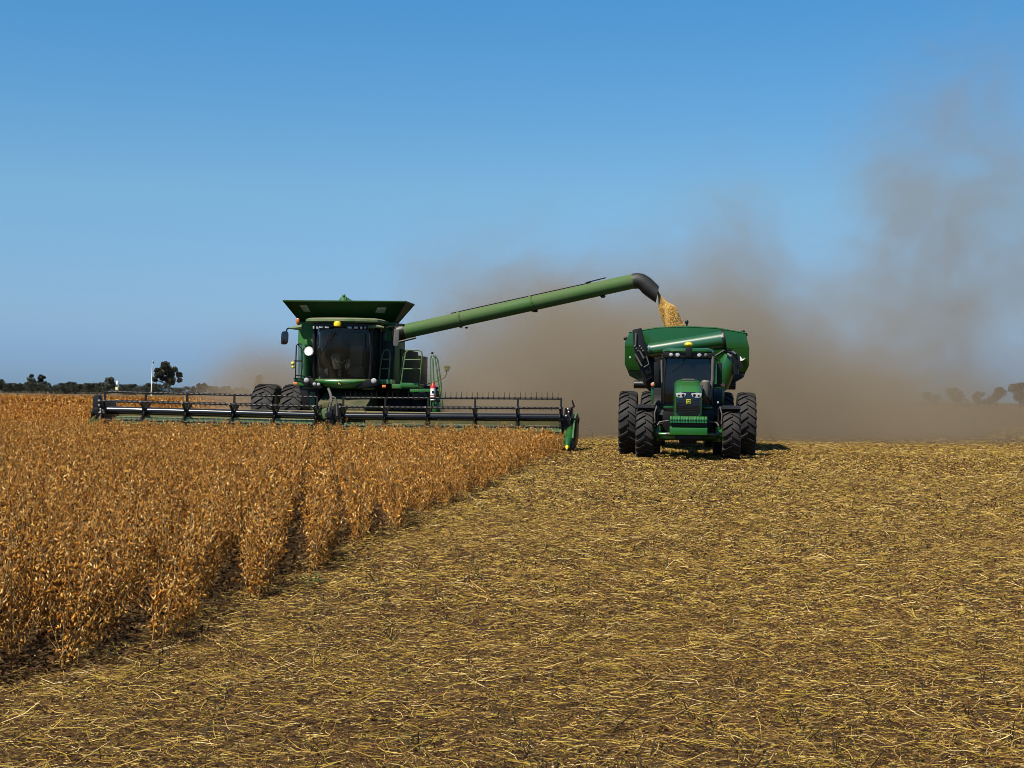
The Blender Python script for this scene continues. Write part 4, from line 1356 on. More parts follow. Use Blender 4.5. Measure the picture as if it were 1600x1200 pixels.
# ================================================================== GRAIN STREAM
def grain():
    n_ = 60000
    t = rng.random(n_) ** 0.9
    L0, L1 = U(1027.5, 459, YA), U(1060, 516, YA)
    x = L0.x + (L1.x - L0.x) * (t ** 0.62) * 0.55 + (L1.x - L0.x) * 0.45 * t
    z = L0.z + (L1.z - 0.25 - L0.z) * (0.25 * t + 0.75 * t ** 1.25)
    hw_ = 0.05 + 0.20 * np.clip(t * 2.5, 0, 1) ** 0.8 + 0.10 * t
    a = rng.random(n_) * 2 * np.pi
    r = np.sqrt(rng.random(n_)) * (1 + 0.10 * np.sin(9 * t + 3 * a)) + np.abs(rng.normal(0, 0.035, n_))
    vert = np.where(t < 0.35, 1 - t / 0.35, 0)
    P = np.stack([x + np.cos(a) * r * hw_, YA + np.sin(a) * r * hw_ * 0.85, z + np.cos(a) * r * vert * -0.24], 1)
    # the mouth: grain leaves the boot as tall as its opening
    # the dense middle of the stream
    rings = []
    for q in np.linspace(0, 1, 22):
        cxq = L0.x + (L1.x - L0.x) * (q ** 0.62) * 0.55 + (L1.x - L0.x) * 0.45 * q
        czq = L0.z + (L1.z - 0.25 - L0.z) * (0.25 * q + 0.75 * q ** 1.25)
        hq = (0.05 + 0.20 * min(q * 2.5, 1) ** 0.8 + 0.10 * q) * 0.95
        vq = max(0.0, 1 - q / 0.35)
        rings.append([(cxq + math.cos(a_) * hq * (1 + 0.04 * math.sin(5 * a_ + 9 * q)), YA + math.sin(a_) * hq * 0.82, czq - math.cos(a_) * vq * 0.22) for a_ in np.linspace(0, 2 * math.pi, 28, endpoint=False)])
    RV = np.array(rings).reshape(-1, 3)
    ii = (np.arange(21)[:, None] * 28 + np.arange(28)[None]).ravel()
    jj = (np.arange(21)[:, None] * 28 + (np.arange(28)[None] + 1) % 28).ravel()
    RF = np.stack([ii, jj, jj + 28, ii + 28], 1)
    RC = palette(len(RV), [(0.80, 0.52, 0.16), (0.74, 0.44, 0.10)], [1, 1])
    s = rng.uniform(0.007, 0.014, n_)
    oc = np.array([(1, 0, 0), (-1, 0, 0), (0, 1, 0), (0, -1, 0), (0, 0, 1), (0, 0, -1)], dtype=float)
    ft = np.array([(0, 2, 4), (2, 1, 4), (1, 3, 4), (3, 0, 4), (2, 0, 5), (1, 2, 5), (3, 1, 5), (0, 3, 5)])
    V = P[:, None, :] + oc[None] * s[:, None, None]
    F = ft[None] + (np.arange(n_) * 6)[:, None, None]
    C = palette(n_, [(0.86, 0.58, 0.19), (0.92, 0.70, 0.30), (0.74, 0.44, 0.10), (0.60, 0.33, 0.08)], [5, 3, 3, 0.8])
    ob = np_mesh('grain_stream', np.concatenate([V.reshape(-1, 3), RV]), [F.reshape(-1, 3), RF + n_ * 6], np.concatenate([np.repeat(C, 6, axis=0), RC]), M['grain'])
    return tag(ob, 'golden stream of soybeans pouring from the black boot into the cart', 'grain', kind='stuff')
grain()
hp = MB()
rings = []
for k, (r_, z_) in enumerate(((1.6, 3.35), (1.2, 3.6), (0.7, 3.8), (0.2, 3.93))):
    rings.append([(XC + r_ * math.cos(a * math.pi / 12) * (1 + 0.05 * math.sin(3 * a)), 53.4 + 1.3 * r_ * math.sin(a * math.pi / 12), z_) for a in range(24)])
hp.loft(rings)
hob = hp.build('grain_heap', None, None, smooth=True)
m, nt, b = nmat('soybean_heap')
nt.links.new(ramp(nt, noise(nt, 30, 3), [(0.35, (0.30, 0.16, 0.04)), (0.65, (0.62, 0.42, 0.15))]), b.inputs['Base Color'])
hob.data.materials.append(m)
tag(hob, 'heap of golden soybeans lying in the green grain cart', 'grain', kind='stuff')

# ================================================================== CROP
EDGE = -3.38
POD_C = [(0.43, 0.175, 0.022), (0.62, 0.325, 0.064), (0.28, 0.088, 0.010), (0.80, 0.55, 0.22), (0.060, 0.020, 0.005), (0.40, 0.185, 0.016)]
POD_W = [5, 4, 4, 2.0, 3.2, 1.2]
CV, CF3, CF4, CC = [], [], [], []
c_off = 0
def push(V, F, C, quad=False):
    global c_off
    CV.append(V); CC.append(C)
    (CF4 if quad else CF3).append(F + c_off)
    c_off += len(V)

def pods(P, D, L, W, detail, cols):
    n_ = len(P)
    side = perp(D)
    up_ = np.cross(D, side)
    L = L[:, None]; W = W[:, None]
    bend = up_ * L * rng.uniform(-0.22, 0.22, (n_, 1))
    if detail:
        a = P
        m1 = P + D * L * 0.45 + bend
        V = np.stack([a, m1 + side * W, m1 - side * W, m1 + up_ * W * 0.8, P + D * L], 1)
        ft = np.array([(0, 1, 3), (0, 3, 2), (1, 4, 3), (3, 4, 2), (0, 2, 1), (1, 2, 4)])
        F = ft[None] + (np.arange(n_) * 5)[:, None, None]
        push(V.reshape(-1, 3), F.reshape(-1, 3), np.repeat(cols, 5, axis=0))
    else:
        m1 = P + D * L * 0.5 + bend
        V = np.stack([P, m1 + side * W, P + D * L, m1 - side * W], 1)
        ft = np.array([(0, 1, 2), (0, 2, 3)])
        F = ft[None] + (np.arange(n_) * 4)[:, None, None]
        push(V.reshape(-1, 3), F.reshape(-1, 3), np.repeat(cols, 4, axis=0))

def stems(A, B, r0, r1, cols):
    """thin three-sided stalks from A to B"""
    n_ = len(A)
    D = unit(B - A)
    s = perp(D); u = np.cross(D, s)
    ring = [np.cos(2 * np.pi * k / 3) * s + np.sin(2 * np.pi * k / 3) * u for k in range(3)]
    V = np.stack([A + q * r0[:, None] for q in ring] + [B + q * r1[:, None] for q in ring], 1)
    ft = np.array([(0, 1, 4, 3), (1, 2, 5, 4), (2, 0, 3, 5)])
    F = ft[None] + (np.arange(n_) * 6)[:, None, None]
    push(V.reshape(-1, 3), F.reshape(-1, 4), np.repeat(cols, 6, axis=0), True)

def wob(x, y, s, seed):
    r = np.random.default_rng(seed)
    o = np.zeros_like(x)
    for k in range(5):
        a, b_, ph = r.normal(), r.normal(), r.random() * 6.28
        o += np.sin((x * a + y * b_) * s * (1 + 0.7 * k) + ph) / (1 + 0.4 * k)
    return o / 2.4

ROW_A = rad(13.0)                   # the sown rows meet the cut edge at an angle, so the edge is stepped
ROW_D = np.array([-math.sin(ROW_A), math.cos(ROW_A)])
ROW_N = np.array([math.cos(ROW_A), math.sin(ROW_A)])
def row_points(step, spacing, smax, jit, kmin, kmax):
    """points along the sown rows: X, Y and the row's number"""
    k = np.arange(kmin, kmax)
    sp_ = np.arange(0, smax, step)
    K, S = np.meshgrid(k, sp_, indexing='ij')
    K, S = K.ravel(), S.ravel()
    S = S + rng.normal(0, step * 0.45, len(S))
    off = K * spacing + rng.normal(0, jit, len(S))
    P = S[:, None] * ROW_D + off[:, None] * ROW_N
    return P[:, 0], P[:, 1], K
ROW_END = np.random.default_rng(4).normal(0, 0.07, 400)
def plant_spots(y0, y1, dx, dy, left, right):
    X, Y, K = row_points(dy, dx, y1 / math.cos(ROW_A) + 22, 0.05, -90, 40)
    edge = EDGE + ROW_END[K + 150] - np.clip(9.8 - Y, 0, 9) * 0.34
    k = (Y > y0) & (Y < y1) & (X < edge) & (X > -(0.475 * Y + 2.2))
    return X[k], Y[k]

def grow(X, Y, npod, podL, podW, detail, nstem):
    n_ = len(X)
    H = 0.70 + 0.10 * wob(X, Y, 1.1, 3) + rng.normal(0, 0.07, n_)
    H = np.clip(H, 0.42, 0.95)
    edge = X > EDGE - 0.18 - np.clip(9.8 - Y, 0, 9) * 0.34
    H = np.where(edge, H * rng.uniform(0.72, 1.03, n_), H)
    H *= 1 + 0.12 * wob(X, Y, 3.5, 55)
    lean = rng.normal(0, 0.11, (n_, 2))
    lean[edge, 0] += 0.10
    base = np.stack([X, Y, np.zeros(n_)], 1)
    top = base + np.stack([lean[:, 0] * H, lean[:, 1] * H, H], 1)
    st_c = palette(n_, [(0.30, 0.17, 0.06), (0.16, 0.085, 0.035), (0.46, 0.30, 0.12)], [3, 2, 3])
    stems(base, top, np.full(n_, 0.0055), np.full(n_, 0.0024), st_c)
    # side branches
    for k in range(nstem):
        t0 = rng.uniform(0.12, 0.5, n_)
        a = base + (top - base) * t0[:, None]
        ang = rng.random(n_) * 6.283
        out = np.stack([np.cos(ang), np.sin(ang), np.zeros(n_)], 1)
        e = a + out * rng.uniform(0.07, 0.20, (n_, 1)) + np.array([0, 0, 1]) * (H * rng.uniform(0.25, 0.5, n_))[:, None]
        stems(a, e, np.full(n_, 0.0035), np.full(n_, 0.0018), st_c)
        m_ = max(4, npod // 4)
        tt = rng.uniform(0.15, 1.0, (n_, m_))
        P = (a[:, None] + (e - a)[:, None] * tt[..., None]).reshape(-1, 3)
        D = unit(rng.normal(size=P.shape) * np.array([0.55, 0.55, 0.30]) + np.array([0, 0, 1.0]) * rng.choice([-0.75, 0.65], (len(P), 1)))
        pods(P, D, rng.uniform(0.75, 1.2, len(P)) * podL, rng.uniform(0.75, 1.25, len(P)) * podW, detail, palette(len(P), POD_C, POD_W))
    tt = rng.uniform(0.03, 1.0, (n_, npod)) ** 1.1
    P = (base[:, None] + (top - base)[:, None] * tt[..., None]).reshape(-1, 3)
    P = P + rng.normal(0, 0.016, P.shape)
    D = unit(rng.normal(size=P.shape) * np.array([0.6, 0.6, 0.30]) + np.array([0, 0, 1.0]) * rng.choice([-0.75, 0.65], (len(P), 1)))
    pods(P, D, rng.uniform(0.75, 1.25, len(P)) * podL, rng.uniform(0.75, 1.25, len(P)) * podW, detail, palette(len(P), POD_C, POD_W))

for (y0, y1, dy, npod, pl, pw, det, ns) in ((5.2, 16, 0.062, 42, 0.053, 0.0074, True, 4), (16, 28, 0.064, 50, 0.054, 0.0074, False, 3), (28, 48.15, 0.075, 46, 0.060, 0.0098, False, 2)):
    X, Y = plant_spots(y0, y1, 0.50, dy, 0, EDGE)
    keep = rng.random(len(X)) < 0.93
    grow(X[keep], Y[keep], npod, pl, pw, det, ns)
# uncut crop beyond the header's far end and behind it
def far_crop(y0, y1, dens, npod, pl, pw):
    area_n = int(dens * (y1 - y0) * (0.475 * y1 + 6 - 18.0))
    X = -19.15 - rng.random(area_n) * (0.475 * y1 + 6 - 18.0)
    Y = y0 + rng.random(area_n) * (y1 - y0)
    k = X > -(0.475 * Y + 4)
    X, Y = X[k], Y[k]
    n_ = len(X)
    H = 0.66 + 0.10 * wob(X, Y, 0.5, 3) + rng.normal(0, 0.06, n_)
    P = np.stack([np.repeat(X, npod), np.repeat(Y, npod), np.repeat(H, npod) * rng.uniform(0.35, 1, n_ * npod)], 1)
    P[:, :2] += rng.normal(0, 0.10, (len(P), 2))
    D = unit(rng.normal(size=P.shape) * np.array([0.7, 0.7, 0.9]))
    pods(P, D, rng.uniform(0.7, 1.3, len(P)) * pl, rng.uniform(0.7, 1.3, len(P)) * pw, False, palette(len(P), POD_C, POD_W) * 0.82)
far_crop(48.15, 75, 16, 16, 0.10, 0.018)
far_crop(75, 120, 9, 12, 0.16, 0.032)
far_crop(120, 245, 3.2, 9, 0.30, 0.07)
# thick lower storey of the far crop, so that the soil stays hidden
def canopy():
    ys = np.concatenate([np.arange(48.6, 100, 1.0), np.arange(100, 246, 2.5)])
    us = np.linspace(0, 1, 70)
    V, C = [], []
    for y in ys:
        x0, x1 = -19.0, -(0.475 * y + 8)
        xs = x0 + (x1 - x0) * us
        yy = np.full_like(xs, y)
        z = 0.42 + 0.06 * wob(xs, yy, 1.9, 21) + rng.normal(0, 0.05, len(xs))
        z[0] = 0.0
        V.append(np.stack([xs, yy, z], 1))
        C.append(palette(len(xs), POD_C[:3] + [POD_C[4]], [4, 2, 4, 3]))
    V = np.concatenate(V); C = np.concatenate(C)
    m_ = len(us)
    i = np.arange(len(ys) - 1)[:, None] * m_ + np.arange(m_ - 1)[None]
    i = i.ravel()
    F = np.stack([i, i + 1, i + m_ + 1, i + m_], 1)
    push(V, F, C, True)
canopy()
crop = np_mesh('soybean_crop', np.concatenate(CV), [np.concatenate(CF3), np.concatenate(CF4)], np.concatenate(CC), M['crop'])
tag(crop, 'standing ripe orange brown soybeans covering the left of the field', 'soybean crop', kind='stuff')

# ================================================================== STRAW
CV, CF3, CF4, CC = [], [], [], []
c_off = 0
ST_C = [(0.28, 0.165, 0.034), (0.54, 0.38, 0.095), (0.125, 0.057, 0.016), (0.31, 0.225, 0.020), (0.020, 0.008, 0.004), (0.66, 0.51, 0.24)]
ST_W = [4, 2.6, 4.0, 2.8, 7.5, 0.8]
def straw(X, Y, L, r, zmax, cols, tilt=0.16):
    n_ = len(X)
    ang = rng.random(n_) * np.pi
    D = np.stack([np.cos(ang), np.sin(ang), rng.normal(0, tilt, n_)], 1)
    D = unit(D)
    c = np.stack([X, Y, r + rng.random(n_) ** 1.6 * zmax * np.clip(0.9 + 0.8 * wob(X, Y, 2.3, 77), 0.2, 2) + np.abs(D[:, 2]) * L * 0.5], 1)
    side = unit(np.cross(D, np.array([0, 0, 1.0])))
    up_ = np.cross(side, D)
    bend = side * (L * rng.normal(0, 0.13, n_))[:, None] + up_ * (L * rng.normal(0, 0.05, n_))[:, None]
    rings = []
    for (t, k) in ((-0.5, 0.7), (0.0, 1.0), (0.5, 0.6)):
        p = c + D * (L * t)[:, None] + bend * (1 if t == 0 else 0)
        for (a, b_) in ((1, -0.5), (-1, -0.5), (0, 0.9)):
            rings.append(p + side * (r * k * a)[:, None] + up_ * (r * k * b_)[:, None])
    V = np.stack(rings, 1)
    ft = np.array([(0, 2, 5, 3), (2, 1, 4, 5), (3, 5, 8, 6), (5, 4, 7, 8)])
    F = ft[None] + (np.arange(n_) * 9)[:, None, None]
    push(V.reshape(-1, 3), F.reshape(-1, 4), np.repeat(cols, 9, axis=0), True)

def scatter(y0, y1, dens, left=True):
    w1 = 0.28 * y1 + 2
    x0 = -0.47 * y1 - 2
    n_ = int(dens * (y1 - y0) * (w1 - x0))
    X = x0 + rng.random(n_) * (w1 - x0)
    Y = y0 + rng.random(n_) * (y1 - y0)
    k = (X < 0.27 * Y + 1.6) & (X > np.maximum(-0.47 * Y - 1.5, EDGE - 0.25 - np.clip(9.8 - Y, 0, 9) * 0.34))
    return X[k], Y[k]
for (y0, y1, dens, lmin, lmax, r_, zm) in ((5.0, 12, 2300, 0.025, 0.23, 0.0017, 0.075), (12, 22, 1250, 0.03, 0.24, 0.0024, 0.075), (22, 36, 560, 0.04, 0.24, 0.0037, 0.06), (36, 64, 190, 0.06, 0.26, 0.0066, 0.035), (64, 110, 14, 0.15, 0.5, 0.012, 0.02)):
    X, Y = scatter(y0, y1, dens)
    # thinner and thicker patches
    k = rng.random(len(X)) < 0.86 + 0.22 * wob(X, Y, 0.9, 17)
    X, Y = X[k], Y[k]
    n_ = len(X)
    L = lmin + (lmax - lmin) * rng.random(n_) ** 3.6
    wts = list(ST_W)
    wts[4] *= 1.5 if y1 <= 12 else (1.2 if y1 <= 22 else 0.9)
    straw(X, Y, L, r_ * rng.uniform(0.65, 1.5, n_), zm, palette(n_, ST_C, wts) * (0.95 if y1 <= 22 else 0.92))
lit = np_mesh('straw_litter', np.concatenate(CV), [np.concatenate(CF4)], np.concatenate(CC), M['straw'])
tag(lit, 'chopped yellow brown straw lying over the harvested ground', 'straw', kind='stuff')

# chaff: broken pods and leaf scraps between the straws
CV, CF3, CF4, CC = [], [], [], []
c_off = 0
for (y0, y1, dens, s_) in ((5.0, 12, 1300, 0.010), (12, 24, 480, 0.015), (24, 50, 140, 0.026)):
    X, Y = scatter(y0, y1, dens)
    n_ = len(X)
    P = np.stack([X, Y, rng.random(n_) * 0.02 + 0.004], 1)
    D = unit(rng.normal(size=P.shape) * np.array([1, 1, 0.35]))
    P[:, 2] += np.abs(D[:, 2]) * s_
    pods(P, D, rng.uniform(0.6, 1.9, n_) * s_ * 2, rng.uniform(0.6, 1.3, n_) * s_ * 0.5, False,
         palette(n_, [(0.165, 0.082, 0.022), (0.30, 0.18, 0.046), (0.055, 0.024, 0.009), (0.52, 0.38, 0.17), (0.018, 0.008, 0.004)], [4, 3.3, 3.2, 1.3, 4]))
# dark fallen leaves and pods on the soil between the standing rows
n_ = 60000
Y = 5.2 + rng.random(n_) * 30
X = EDGE + 0.15 - np.clip(9.8 - Y, 0, 9) * 0.34 - rng.random(n_) ** 1.3 * 4.0
k = X > -(0.475 * Y + 2.2)
X, Y = X[k], Y[k]
n_ = len(X)
P = np.stack([X, Y, rng.random(n_) * 0.03 + 0.004], 1)
D = unit(rng.normal(size=P.shape) * np.array([1, 1, 0.4]))
P[:, 2] += np.abs(D[:, 2]) * 0.02
pods(P, D, rng.uniform(0.02, 0.06, n_), rng.uniform(0.005, 0.014, n_), False,
     palette(n_, [(0.14, 0.065, 0.018), (0.26, 0.14, 0.04), (0.05, 0.022, 0.009), (0.42, 0.28, 0.10), (0.02, 0.01, 0.005)], [4, 2.5, 4, 1, 4]))
ch_ = np_mesh('chaff', np.concatenate(CV), [np.concatenate(CF3)], np.concatenate(CC), M['straw'])
tag(ch_, 'brown chaff and broken pods scattered among the straw', 'chaff', kind='stuff')

# standing stubble in the old rows
CV, CF3, CF4, CC = [], [], [], []
c_off = 0
X, Y = [], []
for (y0, y1, dy) in ((5, 16, 0.035), (16, 34, 0.06)):
    x_, y_, k_ = row_points(dy, 0.50, 60, 0.04, -60, 60)
    k = (y_ > y0) & (y_ < y1) & (x_ < 0.27 * y_ + 1.5) & (x_ > EDGE + 0.1) & (wob(x_ * 1.2, y_ * 1.2, 1.9, 31) + rng.normal(0, 0.35, len(x_)) > 0.05)
    X.append(x_[k]); Y.append(y_[k])
X = np.concatenate(X); Y = np.concatenate(Y)
n_ = len(X)
A = np.stack([X, Y, np.zeros(n_)], 1)
B = A + np.stack([rng.normal(0, 0.04, n_), rng.normal(0, 0.04, n_), rng.uniform(0.025, 0.105, n_)], 1)
rr = np.where(Y < 16, 0.0036, 0.0052)
stems(A, B, rr * 1.1, rr * 0.8, palette(n_, [(0.050, 0.042, 0.024), (0.15, 0.12, 0.05), (0.025, 0.020, 0.014), (0.085, 0.10, 0.038)], [4, 2, 3, 2.5]))
stb = np_mesh('stubble', np.concatenate(CV), [np.concatenate(CF4)], np.concatenate(CC), M['straw'])
tag(stb, 'short dark cut soybean stalks standing in faint rows', 'stubble', kind='stuff')

# one green weed left at the crop edge
def weed(px, py, label):
    c = UG(px, py)
    root = thing('green_weed', (c.x, c.y, 0), label, 'weed')
    s = MB(); l = MB()
    for k in range(16):
        a = random.random() * 6.28
        r_ = random.uniform(0.04, 0.16)
        t = Vector((c.x + r_ * math.cos(a), c.y + r_ * math.sin(a), random.uniform(0.03, 0.10)))
        s.tube([(c.x + 0.02 * math.cos(a), c.y + 0.02 * math.sin(a), 0.0), (t + Vector((c.x, c.y, 0.1))) / 2, t], 0.0025, 4)
        for q in range(3):
            dr = Vector((random.gauss(0, 1), random.gauss(0, 1), random.uniform(0, 0.5))).normalized()
            sd_ = dr.cross(Vector((0, 0, 1))).normalized()
            L = random.uniform(0.025, 0.05)
            b0 = t + Vector((0, 0, 0.005))
            l.add([b0, b0 + dr * L * 0.5 + sd_ * L * 0.28, b0 + dr * L, b0 + dr * L * 0.5 - sd_ * L * 0.28, b0 + dr * L * 0.5 + Vector((0, 0, -0.004))], [(0, 1, 2, 3), (0, 4, 1), (1, 4, 2), (2, 4, 3), (3, 4, 0)])
    m, nt, b = nmat('weed_leaf')
    nt.links.new(ramp(nt, noise(nt, 9, 3), [(0.3, (0.05, 0.085, 0.015)), (0.7, (0.11, 0.15, 0.03))]), b.inputs['Base Color'])
    s.build('stem', m, root); l.build('leaves', m, root)
weed(481, 918, 'low green weed on the stubble beside the crop edge')

# ================================================================== TREES
m, nt, b = nmat('far_bark')
LEAF = [(0.036, 0.048, 0.032), (0.050, 0.060, 0.040), (0.026, 0.035, 0.028), (0.066, 0.068, 0.046)]
def tree(name, px, top, width, Y, label, group, lobes=7, trunk=0.25, nleaf=650, shape='round', loose=0.0, pale=1.0, clumps=None):
    rs = 1.0
    if 'bush' in name:
        lobes, nleaf, rs = lobes * 2 + 4, int(nleaf * 2.6), 1.25
    elif 'gum' in name:
        lobes, nleaf, rs = int(lobes * 1.1), int(nleaf * 1.2), 0.52
    else:
        nleaf = int(nleaf * 1.6)
    base = U(px, 600, Y)
    H = U(px, top, Y).z
    W = width / FPX * Y
    root = thing(name, (base.x, Y, 0), label, 'tree' if 'bush' not in name else 'bush', group)
    tkm = MB()
    tr_h = H * (0.55 if trunk > 0.2 else 0.4)
    tkm.tube([(base.x, Y, 0), (base.x + W * 0.02, Y, tr_h * 0.5), (base.x - W * 0.01, Y, tr_h)], [max(H * 0.035, 0.12), H * 0.026, H * 0.012], 8)
    C = []
    for (a, b_, r_) in (clumps or ()):
        q = U(a, b_, Y)
        c = Vector((q.x, Y + random.gauss(0, W * 0.15), q.z))
        C.append((c, 1.22 * r_ / FPX * Y))
        tkm.tube([(base.x + (c.x - base.x) * 0.15, Y, H * 0.3), ((base.x * 0.6 + c.x * 0.4), (Y + c.y) / 2, H * 0.3 + (c.z - H * 0.3) * 0.5), c], [H * 0.02, H * 0.012, H * 0.005], 5)
    for k in range(0 if clumps else lobes):
        if shape == 'spire':
            f = random.random()
            c = Vector((base.x + random.gauss(0, 0.16) * W * (1 - f) + W * 0.10 * f, Y + random.gauss(0, 0.16) * W, H * (trunk + (0.93 - trunk) * f)))
            r_ = W * (0.28 * (1 - f) + 0.10)
        else:
            a = random.random() * 6.28
            q = math.sqrt(random.random())
            f = (k + 0.5) / lobes
            f = f ** 0.85
            wd = math.sin(math.pi * min(1.0, 0.28 + 0.62 * f)) if trunk > 0.2 else 1 - 0.45 * f * f
            c = Vector((base.x + math.cos(a) * q * W * 0.42 * wd, Y + math.sin(a) * q * W * 0.42 * wd, H * (trunk + 0.06 + (0.90 - trunk - 0.06) * f)))
            r_ = min(W * random.uniform(0.17, 0.26), H * 0.30) * rs
        C.append((c, min(r_, max((H - c.z) * 1.02, H * 0.08))))
        tkm.tube([(base.x, Y, tr_h * random.uniform(0.5, 0.95)), ((base.x + c.x) / 2, (Y + c.y) / 2, (tr_h + c.z) / 2), c], [H * 0.014, H * 0.009, H * 0.004], 5)
    tkm.build('trunk', M['bark'], root, smooth=True)
    P, S = [], []
    cc = np.array([list(c) + [r_] for c, r_ in C])
    i = rng.integers(0, len(cc), nleaf)
    d_ = unit(rng.normal(size=(nleaf, 3)))
    rr_ = cc[i, 3] * (rng.random(nleaf) ** (0.45 - 0.2 * loose))
    P = cc[i, :3] + d_ * rr_[:, None] * np.array([1.1, 1.1, 0.85])
    P[:, 2] = np.clip(P[:, 2], H * 0.03, None)
    D = unit(rng.normal(size=P.shape)); sd_ = perp(D); nn = np.cross(D, sd_)
    s_ = (H * 0.035 + 0.10) * rng.uniform(0.6, 1.4, nleaf)
    V = np.stack([P - D * s_[:, None], P + sd_ * s_[:, None] * 0.6 + nn * s_[:, None] * 0.2, P + D * s_[:, None], P - sd_ * s_[:, None] * 0.6 + nn * s_[:, None] * 0.2], 1)
    F = np.array([(0, 1, 2, 3)])[None] + (np.arange(nleaf) * 4)[:, None, None]
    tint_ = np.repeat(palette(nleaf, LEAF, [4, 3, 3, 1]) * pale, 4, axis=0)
    ob = np_mesh('crown', V.reshape(-1, 3) - np.array(root.location), [F.reshape(-1, 4)], tint_, M['leaf'])
    ob.parent = root
    return root

GL = 'trees and bushes along the far left field edge'
TL = [
    ('broad_tree', 2, 592, 16, 690, 'dark round tree cut by the left edge of the photo', 8, 0.12, 700, 'round', 0, 1),
    ('hedge_bush', 16, 598, 22, 700, 'flat topped dark bush beside the tree at the left edge', 9, 0.05, 900, 'round', 0, 1),
    ('hedge_bush', 31, 598.5, 20, 700, 'low dark bush left of the pointed leaning tree', 8, 0.05, 800, 'round', 0, 1),
    ('pointed_tree', 47, 582, 22, 720, 'tall pointed tree leaning right above the hedge', 16, 0.15, 900, 'spire', 0, 1),
    ('hedge_bush', 48, 597, 22, 695, 'dark bush in front of the pointed leaning tree', 8, 0.05, 800, 'round', 0, 1),
    ('gum_tree', 65, 584, 19, 720, 'ragged tree with layered flat crown next to the pointed tree', 9, 0.28, 800, 'round', 0.6, 1),
    ('hedge_bush', 70, 597.5, 22, 695, 'dark bush under the ragged flat crowned tree', 8, 0.05, 800, 'round', 0, 1),
    ('hedge_bush', 84, 602, 14, 700, 'lowest bush in the gap of the hedge', 6, 0.05, 500, 'round', 0, 1),
    ('hedge_bush', 98, 598, 18, 700, 'bush right of the gap in the hedge', 8, 0.05, 700, 'round', 0, 1),
    ('hedge_bush', 110, 596, 20, 700, 'highest rounded bush right of the hedge gap', 8, 0.05, 800, 'round', 0, 1),
    ('hedge_bush', 125, 599.5, 18, 700, 'low bush between the rounded bush and the end of the reel', 7, 0.05, 700, 'round', 0, 1),
    ('hedge_bush', 139, 598, 18, 700, 'dark bush above the left end of the reel', 7, 0.05, 700, 'round', 0, 1),
    ('hedge_bush', 153, 597, 20, 700, 'wide dark bush left of the grey tree', 8, 0.05, 800, 'round', 0, 1),
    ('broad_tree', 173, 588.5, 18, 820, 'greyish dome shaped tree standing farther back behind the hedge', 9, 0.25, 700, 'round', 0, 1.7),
    ('hedge_bush', 169, 600, 18, 700, 'dark bush in front of the grey dome shaped tree', 7, 0.05, 700, 'round', 0, 1),
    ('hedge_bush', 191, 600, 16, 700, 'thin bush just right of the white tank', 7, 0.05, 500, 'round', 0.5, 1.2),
    ('hedge_bush', 205, 599.5, 20, 700, 'broad dark bush midway between tank and pole', 8, 0.05, 800, 'round', 0, 1),
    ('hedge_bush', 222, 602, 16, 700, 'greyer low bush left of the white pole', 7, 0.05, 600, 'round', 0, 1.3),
    ('hedge_bush', 236, 598, 16, 705, 'bush directly behind the white pole', 7, 0.05, 600, 'round', 0, 1),
    ('gum_tree', 264, 565.5, 44, 700, 'tallest tree, a gum with clumped crown right of the white pole', 22, 0.34, 2600, 'round', 0.4, 1),
    ('hedge_bush', 250, 599, 26, 690, 'dark bush at the foot of the tall gum tree', 9, 0.05, 900, 'round', 0, 1),
    ('hedge_bush', 275, 605, 22, 690, 'low bush right of the tall gum trunk', 8, 0.05, 700, 'round', 0, 1.1),
    ('hedge_bush', 296, 603, 18, 700, 'small bush between the gum and the round tree', 7, 0.05, 600, 'round', 0, 1.2),
    ('broad_tree', 316, 598, 22, 690, 'round dark tree near the dust plume left of the combine', 9, 0.08, 900, 'round', 0, 1),
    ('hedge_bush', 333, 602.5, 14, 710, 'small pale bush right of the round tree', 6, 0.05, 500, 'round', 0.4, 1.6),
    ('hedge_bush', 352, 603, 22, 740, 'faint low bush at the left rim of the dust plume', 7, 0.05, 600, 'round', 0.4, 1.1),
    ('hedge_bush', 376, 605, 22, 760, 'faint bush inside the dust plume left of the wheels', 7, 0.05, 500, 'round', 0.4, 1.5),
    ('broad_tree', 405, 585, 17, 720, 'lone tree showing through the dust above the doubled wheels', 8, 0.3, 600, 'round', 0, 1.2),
]
GUM = [(260, 570.5, 5.5), (254, 575, 4.5), (266, 575.5, 5), (274, 578, 4), (248, 579, 4), (243.5, 587, 3.8), (250, 586, 4), (258, 582, 5), (268, 585, 4.4), (278, 585.5, 3.8), (273, 593, 3.6), (280, 594, 2.8), (262, 592, 4.4), (255, 591, 3.4), (246, 594, 2.6), (267, 598, 3.5), (240.5, 592, 2.4)]
for (nm, px, top, w, Y, lab, lo_, trk, nl, shp, loo, pal) in TL:
    tree(nm, px, top, w * (1.75 if 'bush' in nm else 1.25), Y, lab, GL, lo_, trk, nl, shp, loo, pal, GUM if 'tallest' in lab else None)
GR = 'trees in the dust at the far right'
TRR = [
    ('broad_tree', 1455, 612, 26, 640, 'faintest tree in the dust left of the pale shed roof', 8, 0.1, 600),
    ('broad_tree', 1492, 605, 30, 640, 'faint round tree in the dust above the small pale shed', 9, 0.1, 700),
    ('broad_tree', 1530, 611, 24, 650, 'low faint tree between two rounder trees in the dust', 8, 0.1, 600),
    ('broad_tree', 1557, 604, 34, 640, 'broad domed tree in the dust near the right edge', 10, 0.1, 900),
    ('broad_tree', 1594, 597, 34, 640, 'tallest tree in the dust, cut by the right edge', 10, 0.1, 900),
]
for (nm, px, top, w, Y, lab, lo_, trk, nl) in TRR:
    tree(nm, px, top, w, Y, lab, GR, lo_, trk, nl)

